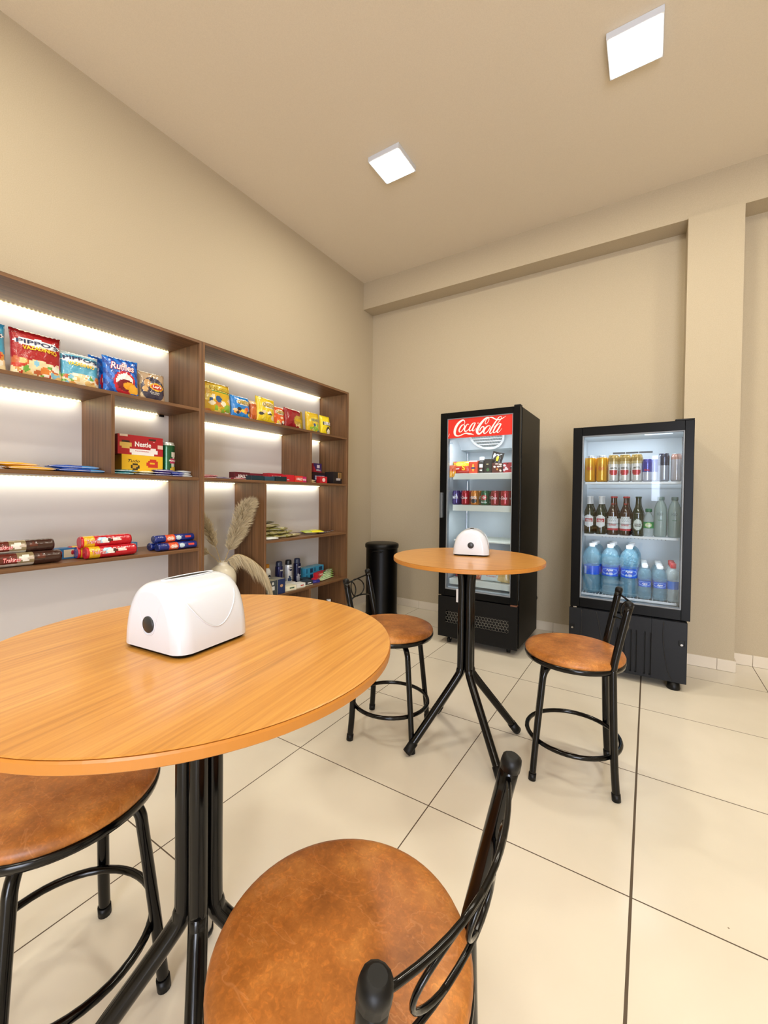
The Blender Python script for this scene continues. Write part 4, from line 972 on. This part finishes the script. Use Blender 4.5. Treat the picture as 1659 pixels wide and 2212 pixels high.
flatpack('snack_pack', 'white and green snack pack at the shelf edge under the heap', 'snack pack', (.285, 1.935, z+.008), .12, .075, .020, art('dfe4e2', ('e', .4, .5, .2, .2, '6aa08c')), PI/2-.1, None, seed=141)
flatpack('snack_pack', 'bright yellow snack pack right of the golden heap', 'snack pack', (.255, 2.395, z+.018), .18, .075, .018, art(lambda u, v: 'e8e010' if u > .35 else 'a8b82c'), PI/2-.25, None, seed=142, tilt=.12)
for i, (x, y, lb) in enumerate(((.15, 2.40, 'brown bar lying behind the yellow pack'), (.24, 2.52, 'brown bar at the shelf edge right of the yellow pack'), (.15, 2.56, 'brown and white bar second from the right end'), (.2, 2.655, 'brown bar at the right end of the snack shelf'))):
    flatpack('chocolate_bar', lb, 'chocolate bar', (x-.01, y, z+.006), .12, .04, .013, art('3c2018', ('r', .3, .3, .7, .6, 'c8b4a0')), PI/2+.1*(i-1), 'brown bars on the snack pack shelf', seed=150+i)

# ------------------------------------------------------------------ right unit, toiletries shelf
z = Z4+.001
def spray(label, y, x, c1, c2, capc):
    h = .190; r = .0285
    t = thing('deodorant_can', label, 'spray can', (x, y, z), PI/2, 'deodorant spray cans')
    p = art(lambda u, v: c1, *([('e', .50, .80, .09, .08, '1c2458'), ('e', .44, .28, .08, .20, c2), ('r', .52, .45, .56, .65, '8a94b0')]))
    b = MB(); b.lathe([(r*.93, 0), (r, .004)]+[(r, .004+(h*.76-.004)*k/16) for k in range(1, 17)]+[(r*.96, h*.79), (r*.86, h*.81)], 28, art=p); b.build('body', CAN, t)
    b = MB(); b.lathe([(r*.84, h*.80), (r*.85, h*.82), (r*.80, h*.95), (r*.72, h*.985), (r*.5, h), (.0001, h)], 24); b.build('cap', capc, t)
    cyl_words(t, [('NIVEA', WHITE_INK, .1, .66, .034, .045, dict(bold=.02, shear=.2)), ('MEN', WHITE_INK, .2, .34, .02, .03)], r, h)
    return t
navy_cap = mat('dark navy cap', '2c3450', .3)
spray('navy deodorant can with a magenta tint, left of the white one', 2.150, .13, '1c1f54', '6a2850', navy_cap)
spray('white deodorant can with black cap between two navy cans', 2.243, .13, 'd8dce4', '2c4470', mat('black cap', '141820', .3))
spray('navy deodorant can right of the white can', 2.335, .13, '141a44', 'b8bccc', navy_cap)
bottle('lotion_bottle', 'white bottle with orange cap at the left of the toiletries shelf', (.12, 2.045, z), [(.026, 0), (.028, .006), (.028, .10), (.026, .135), (.016, .150), (.012, .155)], PLAS, (.03, .12, art('f0f0ee', ('e', .5, .55, .3, .3, '202430'), ('e', .5, .55, .18, .18, 'e8e8ec')), 1.2, 'label', PLAS), [(.155, .180, .016, mat('orange cap', 'e09a20', .4))], rz=PI/2)
carton('soap_box', 'grey toiletry carton at the left end of the shelf', 'box', (.24, 1.945, z), .070, .10, .100, art('3c4448', ('r', .35, .35, .72, .62, 'dfe0de'), ('e', .5, .80, .14, .10, 'd0d2d0')), rz=PI/2, side='a8a490')
carton('soap_box', 'navy toiletry carton with a small gold emblem', 'box', (.24, 2.022, z), .066, .10, .100, art('1a2a58', ('e', .5, .55, .2, .10, 'b8926c')), side='8c8c84')
def soap(lb, x, y, zz, w, c, c2, rz=PI/2):
    return carton('soap_bar_box', lb, 'soap', (x, y, z+zz), w, .062, .034, art(c, ('r', 0, 0, 1, .18, 'c4c0a8'), ('r', .45, .45, .85, .68, c2)), rz=rz, group='soap boxes lying on the shelf', top=c)
soap('cream soap box with brown picture, nearest the navy carton', .25, 2.118, 0, .105, 'e6e2c8', '4a6a50', PI/2-.15)
soap('white soap box lying on the cream ones', .17, 2.200, .0, .09, 'e8e8e4', '2c5a3c', PI/2-.1)
soap('white and green soap box in the middle of the row', .25, 2.222, 0, .085, 'e4e6e2', 'c04838', PI/2-.05)
soap('dark and white soap box at the right of the soap row', .235, 2.315, 0, .09, '2a3038', 'e0e4e8', PI/2-.1)
soap('black soap box at the back of the soap row', .17, 2.375, 0, .08, '24282e', '8a96a0', PI/2)
carton('toothpaste_box', 'small violet blue carton lying at the shelf edge', 'box', (.235, 2.415, z), .08, .03, .022, art('2c2c88', ('r', .2, .3, .6, .6, '5a5ab0')), rz=PI/2-.2)
GLB = 'light blue soap cartons stacked on the shelf'
lbp = lambda: art('3c9cc8', ('r', .55, .15, .9, .8, '16385c'), ('r', .1, .2, .25, .8, '1c5c88'))
for x, y, zz, w, lb in ((.10, 2.470, 0, .10, 'light blue carton, lower left of the stack'), (.10, 2.470, .048, .10, 'light blue carton, upper left of the stack'), (.085, 2.590, 0, .13, 'light blue carton, lower right of the stack'), (.085, 2.590, .048, .13, 'light blue carton with dark field, upper right of the stack')):
    carton('soap_carton', lb, 'box', (x, y, z+zz), w, .07, .0475, lbp(), group=GLB, n=16, top='6cb4d4')
GC = 'red toothpaste boxes'
for x, y, zz, w, rz, lb in ((.205, 2.480, 0, .14, .35, 'red toothpaste box, bottom left of the heap'), (.195, 2.520, .033, .14, .25, 'red toothpaste box with white lettering, topmost'), (.15, 2.610, 0, .13, .1, 'red and green toothpaste box at the back')):
    carton('toothpaste_box', lb, 'toothpaste', (x, y, z+zz), w, .038, .032, art('c01828', ('r', .70, .1, 1, .9, '2c6a44')), rz=PI/2+rz, group=GC, words=[('Colgate', WHITE_INK, .38, .5, .5, .55, dict(bold=.02, shear=.15))], n=16)
GT2 = 'green and white toothbrush packs'
for i in range(5):
    flatpack('toothbrush_pack', ['green and white toothbrush pack, lowest of the fan', 'green and white toothbrush pack, second from below', 'green and white toothbrush pack, middle of the fan', 'pale toothbrush pack, fourth from below', 'pale toothbrush pack, topmost with lime tip'][i], 'toothbrush', (.235-.012*i, 2.575+.02*i, z+.008+.011*i), .20, .042, .012,
             art(lambda u, v: 'c8e4b0' if u < .8 else '8cc43c', ('r', .1, .3, .7, .6, '3c9a5c' if i % 2 else 'e8f2ec')), PI/2+.18+.05*i, GT2, seed=170+i)
# bottom of the right unit
z = .081
bottle('mouthwash_bottle', 'dark green bottle with a tall white cap at the bottom right of the shelves', (.17, 2.665, z), [(.026, 0), (.028, .005), (.028, .055), (.024, .068), (.015, .076)], mat('green mouthwash', '1c5a3a', .15, 0, Coat_Weight=.5), None, [(.076, .125, .0175, cap_white)])
bottle('mouthwash_bottle', 'low white capped bottle behind the divider, left one', (.16, 2.38, z), [(.022, 0), (.024, .005), (.024, .05), (.014, .062)], PLAS, None, [(.062, .083, .014, cap_white)])
bottle('mouthwash_bottle', 'low white capped bottle, second from the divider', (.19, 2.47, z), [(.022, 0), (.024, .005), (.024, .045), (.014, .055)], PLAS, None, [(.055, .075, .014, mat('cream cap', 'e8dcc8', .4))])

# ------------------------------------------------------------------ vase and pampas
vx, vy = .15, 1.658
t = thing('vase', 'cream glazed ceramic vase with a narrow neck on the shelf', 'vase', (vx, vy, Z4+.001))
vp = [(.050, 0), (.058, .006), (.072, .045), (.080, .10), (.083, .145), (.080, .175), (.066, .205), (.045, .224), (.034, .234), (.032, .246), (.034, .252), (.030, .2525), (.027, .240), (.0001, .20)]
b = MB(); vs_ = [Vector((r_, z_, 0)) for r_, z_ in vp[:11]]; vs2 = spline(vs_, 4); b.lathe([(p.x, p.y) for p in vs2]+vp[11:], 48, cap=False)
b.build('body', mat('cream glaze', 'd8cfba', .22, 0, Coat_Weight=.5), t)
pm = mat('dry pampas', 'd6c6a6', .9); pm2 = mat('pampas stalk', 'b49a68', .7)
def plume(label, P, stem_n, wid, n, seed, droop=0.0, side=None, glen=.05):
    rd = random.Random(seed); P = [Vector(p) for p in P]; base = P[0].copy()
    t = thing('pampas_plume', label, 'dried plant', base, 0, 'pampas plumes in the vase')
    S = spline([p-base for p in P], 14)
    b = MB(); b.tube(S, lambda q: .0022*(1-.7*q), 6); b.build('stalk', pm2, t)
    b = MB(); N = len(S); k0 = int(N*stem_n)
    for i in range(n):
        q = rd.random(); fi = k0+(N-1-k0)*q; a = S[int(fi)]; c = S[min(N-1, int(fi)+1)]; a = a.lerp(c, fi-int(fi))
        tan = (S[min(N-1, int(fi)+2)]-S[max(0, int(fi)-2)]).normalized()
        w = wid*math.sin(PI*min(.97, .12+.86*q))**.6
        an = rd.uniform(0, 2*PI); o = tan.orthogonal().normalized(); o2 = tan.cross(o); rad_ = o*math.cos(an)+o2*math.sin(an)
        if side is not None:
            sv = Vector(side); rad_ = (rad_*.45+sv*rd.uniform(.5, 1.0)).normalized()
        L = glen*rd.uniform(.5, 1.5)
        tip = a+tan*L*.85+rad_*w*rd.uniform(.25, 1.15)+Vector((0, 0, -droop*L*rd.uniform(.6, 1.6)))
        mid = a.lerp(tip, .5)+rad_*w*.22+Vector((0, 0, droop*.2*L))
        wd = Vector((rd.uniform(-1, 1), rd.uniform(-1, 1), rd.uniform(-1, 1))).normalized()*rd.uniform(.0009, .0016)
        b.poly([a-wd*.6, a+wd*.6, mid+wd, mid-wd, tip], [(0, 1, 2, 3), (3, 2, 4)])
    b.build('feathers', pm, t); return t
nz_ = Z4+.235
plume('tall pampas plume leaning right, its tip highest', [(vx, vy+.008, nz_), (.16, 1.70, .72), (.18, 1.755, .85), (.20, 1.79, .97), (.215, 1.822, 1.01)], .24, .070, 6500, 1, .15, None, glen=.055)
plume('drooping pampas plume arching down over the shelf edge', [(vx, vy+.01, nz_), (.17, 1.69, .660), (.20, 1.735, .687), (.25, 1.80, .650), (.30, 1.86, .575), (.315, 1.895, .500)],   .16, .020, 4000, 2, 1.0, (0, -.25, -1), glen=.058)
plume('pampas plume leaning left beside the unit side panel', [(vx, vy-.008, nz_), (.14, 1.62, .73), (.125, 1.575, .85), (.11, 1.53, .945)], .35, .045, 1500, 3, .1)
plume('pampas plume leaning far left, low behind the others', [(vx, vy-.01, nz_), (.12, 1.61, .68), (.09, 1.56, .72), (.06, 1.50, .70)], .45, .04, 1000, 4, .4)

# ------------------------------------------------------------------ contents of the branded fridge
y = 2.925; z = 1.236
G = 'drink cans in the branded fridge'
spots = [('purple drink can, first from the left in the branded fridge', '4c3a78', 'FANTA', 'e8e0f0'), ('red drink can, second from the left in the branded fridge', 'b0202c', 'Coca', ''), ('orange drink can in the branded fridge', 'd8801c', 'FANTA', 'f0e0c0'),
         ('green drink can in the branded fridge', '12603c', 'Guarana', 'c03c44'), ('deep red drink can beside the green one', '9a2028', 'Coca', ''), ('red drink can at the right end of the branded fridge', 'b82430', 'Coca', '')]
for i, (lb, c, wd, c2) in enumerate(spots):
    x = 1.175+.0715*i+(.004 if i > 2 else 0)
    sh = [('r', 0, .0, 1, .03, 'c0c0c4')]
    if i == 0: sh += [('e', .53, .68, .05, .10, '9a94a8')]
    if i == 2: sh += [('e', .5, .30, .14, .14, '1c2430')]
    if i == 3: sh += [('e', .5, .55, .11, .19, 'c8343c'), ('e', .5, .55, .05, .1, 'e8d8d0')]
    ink = WHITE_INK
    wl_ = [(wd, ink, 0, .52 if i != 3 else .22, .046, .20 if i != 3 else .11, dict(bold=.03 if i in (0, 2) else .012, shear=.1 if i in (0, 2) else .35))]
    r0 = can('drink_can', lb, (x, y, 1.006), .0315, .104, art(c, *sh), wl_, G)
    dup(r0, lb.replace('drink can', 'drink can standing behind the front one'), (x+.004, y+.07, 1.006), rz=.5)
pouch('food_pouch', 'yellow and red food pouch lying at the left of the upper fridge shelf', 'food pack', (1.205, y+.03, z+.002), .155, .092, .05, art(lambda u, v: 'f0b414' if v > .55 else 'c43424', ('e', .4, .72, .2, .14, 'f8dc5c'), ('e', .7, .35, .2, .2, 'd8401c'), ('r', .05, .3, .4, .38, 'f0d8c8'), ('e', .15, .95, .1, .1, 'e04040')), rz=0, rx=-.12, words=[('S', YEL_INK, .62, .42, .16, .42, dict(bold=.03))], seed=200)
pouch('food_pouch', 'small orange yellow pouch at the front left corner of the fridge shelf', 'food pack', (1.158, 2.885, z-.030), .05, .09, .024, art(lambda u, v: 'e8a020' if v < .5 else 'd05a2c'), rz=.1, rx=-.02, seed=201)
carton('juice_carton', 'orange red juice carton beside the yellow food pouch', 'carton', (1.302, y+.02, z), .064, .05, .092, art('d44422', ('e', .5, .45, .12, .30, 'f0b840'), ('e', .5, .42, .28, .08, '4a3460'), ('r', 0, .92, 1, 1, 'f0d8c8')), rz=0)
bottle('milk_drink', 'black drink carton with white spout cap in the branded fridge', (1.360, y+.02, z), [(.0235, 0), (.0245, .003), (.0245, .082), (.014, .097)], mat('black carton', '1a1614', .4), (.012, .08, art(lambda u, v: None, ('r', .2, .45, .8, .75, 'e8e4dc'), ('r', .3, .08, .7, .22, 'd8d0c8'), ('r', .3, .3, .7, .4, '6a2c20')), .9, 'label', CARD), [(.094, .118, .0175, cap_white)], cat='drink')
carton('milk_drink', 'black carton with small gold print right of the white spout', 'drink', (1.410, y+.025, z), .052, .05, .100, art('1c1a18', ('r', .3, .60, .6, .68, 'd8c890'), ('e', .5, .25, .2, .12, '3c6a3c')), rz=0)
pouch('food_pouch', 'crumpled black pouch with yellow mark on top of the cartons', 'food pack', (1.435, y+.06, z+.030), .085, .128, .035, art('24201e', ('e', .6, .62, .10, .16, 'd8c428'), ('e', .8, .2, .15, .1, 'c83c3c')), rz=0, rx=-.1, ry=.25, seed=205)
carton('dessert_cup', 'brown and white dessert pack left of the red one', 'dessert', (1.480, y+.01, z), .068, .05, .070, art('5c2820', *blobs(30, 12, .1, .9, .15, .9, ['f0dcc8', 'e8a040', '8a3424', 'f0e8e0'], .08, .16)), rz=0)
carton('dessert_cup', 'red and white dessert pack at the right wall of the fridge', 'dessert', (1.560, y+.01, z), .072, .05, .070, art('a82830', *blobs(31, 9, .1, .9, .2, .9, ['f0dcdc', '5c2820', 'd8c8d8'], .08, .16)), rz=0)
z = .462
pouch('frozen_food', 'pink meat pack on the bottom fridge shelf', 'frozen food', (1.235, 2.97, z), .16, .09, .05, art('c0485c', ('r', .1, .5, .6, .7, 'd88890')), rz=0, rx=-.2, seed=210)
pouch('frozen_food', 'orange and red pack left of the white one on the bottom shelf', 'frozen food', (1.335, 2.955, z), .085, .11, .04, art('b4442c', *blobs(40, 8, .2, .9, .1, .9, ['e8a060', 'c86a3c', 'f0d8c0'], .1, .16)), rz=0, rx=-.15, seed=211)
pouch('frozen_food', 'white frozen pack with black lettering and a golden corner', 'frozen food', (1.470, 2.94, z), .215, .130, .05, art('dce6e6', ('e', .88, .35, .24, .42, 'd8b068'), ('e', .8, .15, .2, .16, 'e0c080')), rz=0, rx=-.15, words=[('Aurora', BLACK_INK, .38, .44, .46, .16, dict(bold=.03)), ('frango', RED_INK, .40, .27, .34, .08)], seed=212)

# ------------------------------------------------------------------ contents of the black fridge
y = 2.978
def gold_can(u, v): return 'e0a010' if .02 < v < .97 else 'b8b8bc'
def ams(u, v):
    if v > .78: return 'a88a48'
    if v > .66: return 'cab888'
    return 'd8d8d6'
GA = 'tall beer cans in the black fridge'
for i in range(2):
    r0 = can('beer_can', ['golden yellow beer can at the far left of the black fridge', 'golden yellow beer can, second from the left in the black fridge'][i], (2.063+.066*i, y, 1.169), .0305, .166, art(gold_can, ('e', .5, .55, .10, .16, 'd08c10')), [('Skol', mat('orange ink', 'c04c14', .5), 0, .52, .036, .12, dict(shear=.3, bold=.02))], GA, cat='beer can')
    dup(r0, ['golden yellow beer can behind the leftmost one', 'golden yellow beer can behind the second one'][i], (2.066+.066*i, y+.068, 1.169), rz=.7)
for i in range(3):
    cx = .56 if i == 0 else .5
    r0 = can('beer_can', ['white and gold beer can next to the golden yellow ones', 'white and gold beer can, middle of three', 'white and gold beer can next to the blue can'][i], (2.193+.0625*i, y, 1.169), .0300, .166, art(ams, ('e', .5, .46, .125, .245, 'f0efec'), ('e', .5, .40, .125, .16, 'c43a44'), ('r', .37, .47, .63, .56, 'f0efec')), [('AMSTEL', BLACK_INK, 0, .51, .044, .07, dict(bold=.02))], GA, cat='beer can', rz=(.15 if i == 0 else 0))
    dup(r0, ['white and gold beer can behind the first of three', 'white and gold beer can behind the middle one', 'white and gold beer can behind the third one'][i], (2.196+.0625*i, y+.066, 1.169), rz=.5)
can('energy_can', 'slim blue and silver can right of the beer cans', (2.372, y, 1.169), .0245, .135, art(lambda u, v: '3a3c9c' if v > .45 else 'c4c8d8'), [('BULL', RED_INK, 0, .52, .03, .08, dict(bold=.03))], cat='energy drink can')
can('energy_can', 'slim blue can behind the slim blue and silver one', (2.408, y+.03, 1.169), .0245, .135, art(lambda u, v: '5058b0' if v > .45 else 'c8ccdc'), [], cat='energy drink can')
can('energy_can', 'dark can behind the bright reflection in the black fridge', (2.455, y+.01, 1.169), .0290, .166, art(lambda u, v: '283048' if v > .6 else '9aa0ac'), [], cat='drink can')
can('energy_can', 'pale rose silver can at the right wall of the black fridge', (2.516, y, 1.169), .0270, .160, art(lambda u, v: 'c89c90' if v > .8 else 'c0bcc0'), [], cat='drink can')
def beer_prof(r=.030, h=.236):
    P = [(r*.9, 0), (r, .006), (r, h*.52), (r*.97, h*.58), (r*.72, h*.68), (r*.50, h*.76), (r*.42, h*.86), (r*.40, h*.95), (r*.44, h*.955), (r*.44, h*.97)]
    return [(p.x, p.y) for p in spline([Vector((a, b_, 0)) for a, b_ in P], 4)]
def hexlab(u, v):
    d = abs(u-.5)
    if d < .40 and (v > .22+.0*d and v < .80) or (v <= .22 and d < .40*v/.22+.06) or (v >= .80 and d < .40*(1-v)/.2+.08): 
        return 'b4343c' if (.42 < v < .68 and d < .33) else 'eeeeec'
    return None
GBT = 'beer bottles in the black fridge'; z = .843
for i in range(2):
    r0 = bottle('beer_bottle', ['green beer bottle with white neck foil at the left wall', 'green beer bottle with white neck foil, second from the left'][i], (2.064+.066*i, y, z), beer_prof(), green_glass, (.040, .118, hexlab, 1.15, 'label', CARD),
           [(.228, .236, .0137, cap_white)], [('STELLA', WHITE_INK, 0, .083, .034, .011, dict(bold=.03)), ('ARTOIS', WHITE_INK, 0, .073, .034, .007, dict(bold=.02))], GBT, 'beer bottle', extra=[(.178, .232, lambda u, v: 'd8dadb' if v > .14+.2*abs(u-.5) else None, PI*.99, 'neck_foil', CARD)])
    dup(r0, ['green beer bottle hidden behind the leftmost one', 'green beer bottle hidden behind the second one'][i], (2.068+.066*i, y+.066, z))
bud = lambda u, v: 'c03440' if v < .13 else ('a8b4b4' if (.46 < v < .50 or (v > .62 and abs(u-.5) < .28 and (int(u*22)+int(v*14)) % 3 == 0)) else ('e8eaea' if v < .86 or abs(u-.5) < .33 else None))
for i in range(2):
    r0 = bottle('beer_bottle', ['red brown beer bottle, left one of its pair', 'red brown beer bottle, right one of its pair'][i], (2.197+.068*i, y, z), beer_prof(.031), brown_glass, (.026, .112, bud, 1.2, 'label', CARD), [(.226, .236, .0145, cap_red)],
           [('Budweiser', RED_INK, 0, .062, .044, .016, dict(shear=.3)), ('Bud', RED_INK, 0, .190, .018, .010, dict(shear=.3))], GBT, 'beer bottle')
    dup(r0, ['red brown beer bottle behind the left one of its pair', 'red brown beer bottle behind the right one of its pair'][i], (2.203+.068*i, y+.068, z))
hein = lambda u, v: ('d8e0d8' if (((u-.5)/.36)**2+((v-.5)/.42)**2 < 1 and not (((u-.5)/.26)**2+((v-.5)/.33)**2 < 1 and .38 < v < .6)) else ('2c4434' if ((u-.5)/.45)**2+((v-.5)/.5)**2 < 1 else None))
r0 = bottle('beer_bottle', 'dark green beer bottle with an oval white label', (2.330, y, z), beer_prof(.030), green_glass, (.028, .105, hein, 1.1, 'label', CARD), [(.226, .236, .0138, mat('green crown cap', '1c3c28', .35))], [('Heineken', WHITE_INK, 0, .066, .034, .010, dict(bold=.02))], GBT, 'beer bottle')
dup(r0, 'dark green beer bottle behind the one with the oval label', (2.334, y+.066, z))
bottle('soda_bottle', 'small green labelled soda bottle among the beer bottles', (2.385, y-.005, z), [(.024, 0), (.028, .008), (.028, .045), (.0265, .05), (.0265, .085), (.028, .09), (.024, .115), (.014, .135), (.012, .145)], clear_m, (.048, .086, art('2c9454', ('e', .5, .5, .25, .35, 'bcd88c')), 1.5, 'label', PLAS), [(.145, .165, .0165, cap_green)], [('Kuat', WHITE_INK, 0, .067, .03, .016, dict(bold=.03))])
for i in range(2):
    r0 = bottle('soda_bottle', ['tall frosted clear soda bottle left of its twin', 'tall frosted clear soda bottle at the right wall'][i], (2.443+.070*i, y, z), [(.029, 0), (.032, .008), (.0325, .13), (.031, .165), (.024, .19), (.0155, .208), (.014, .218)], frost_m, None, [(.216, .236, .0165, mat('grey green cap', '6c8480', .35))], [('H2O', GREY_INK, -.05, .135, .030, .018, dict(bold=.02)), ('limao', GREEN_INK, 0, .100, .022, .007)])
    dup(r0, ['tall frosted soda bottle behind the left of the twins', 'tall frosted soda bottle behind the right of the twins'][i], (2.448+.068*i, y+.07, z))
z = .468
def fac(u, zz): return .05*((math.sin(u*431.7+zz*9173.3)*43758.5) % 1-.5)*(1 if zz > .01 else 0)
def water_prof(r, h):
    P = [(r*.80, 0), (r*.95, h*.03), (r*.90, h*.12), (r*.96, h*.22), (r*.90, h*.32), (r*.86, h*.37), (r*.86, h*.56), (r*.97, h*.60), (r, h*.68), (r*.94, h*.78), (r*.70, h*.88), (r*.38, h*.94), (r*.30, h*.955)]
    return [(p.x, p.y) for p in spline([Vector((a, b_, 0)) for a, b_ in P], 4)]
def wl1(u, v):
    if ((u-.5)/.20)**2+((v-.52)/.36)**2 < 1 and not ((u-.5)/.16)**2+((v-.54)/.28)**2 < 1: return '8cb4e8'
    return '1c5ad0'
GW = 'large blue tinted water bottles on the fridge floor shelf'
for i, x in enumerate((2.082, 2.186, 2.289)):
    r0 = bottle('water_bottle', ['large water bottle at the left wall of the black fridge', 'large water bottle, middle of the three front ones', 'large water bottle right of the other two, beside small bottles'][i], (x, 2.990, z), water_prof(.052, .305), water_m, (.305*.375, .305*.555, art('1c58cc', ('r', .33, .1, .40, .9, 'c8d4ea')) if i == 0 else wl1, PI*.98, 'label', PLAS), [(.288, .310, .0175, cap_white)], [] if i == 0 else [('Agua', WHITE_INK, 0, .152, .040, .017, dict(shear=.3, bold=.02)), ('do Vale', WHITE_INK, 0, .132, .036, .014, dict(shear=.3, bold=.02))], GW, wob=fac, seg=26)
    for kk, yy in ((1, 3.092), (2, 3.196)):
        dup(r0, ['large water bottle in the %s row at the left wall', 'large water bottle in the %s row, middle column', 'large water bottle in the %s row, right column'][i] % ('second' if kk == 1 else 'rearmost'), (x+.004*kk, yy, z))
GW2 = 'small blue tinted water bottles in the black fridge'
for i, x in enumerate((2.372, 2.448)):
    r0 = bottle('water_bottle', ['small water bottle beside the large ones', 'small water bottle left of the red capped one'][i], (x, 2.975, z), water_prof(.0375, .192), water_m, (.192*.375, .192*.56, wl1, PI*.98, 'label', PLAS), [(.182, .201, .0165, cap_white)], [('Agua', WHITE_INK, 0, .090, .030, .014, dict(shear=.3, bold=.02))], GW2, wob=fac, seg=22)
    for kk in (1, 2, 3):
        dup(r0, 'small water bottle %s row behind, %s column' % (('first', 'second', 'third')[kk-1], ('left', 'right')[i]), (x-.003*kk, 2.975+.077*kk, z))
r0 = bottle('water_bottle', 'small clear water bottle with red cap at the right wall', (2.512, 2.975, z), water_prof(.0325, .205), clear_m, (.205*.36, .205*.58, art('2c6ac0', ('r', .1, .2, .3, .8, 'b8cce8')), PI*.98, 'label', PLAS), [(.194, .222, .0150, cap_red)], [], None, seg=30)
for kk in (1, 2):
    dup(r0, 'red capped clear water bottle, %s row behind the front one' % ('first', 'second')[kk-1], (2.510-.002*kk, 2.975+.07*kk, z))
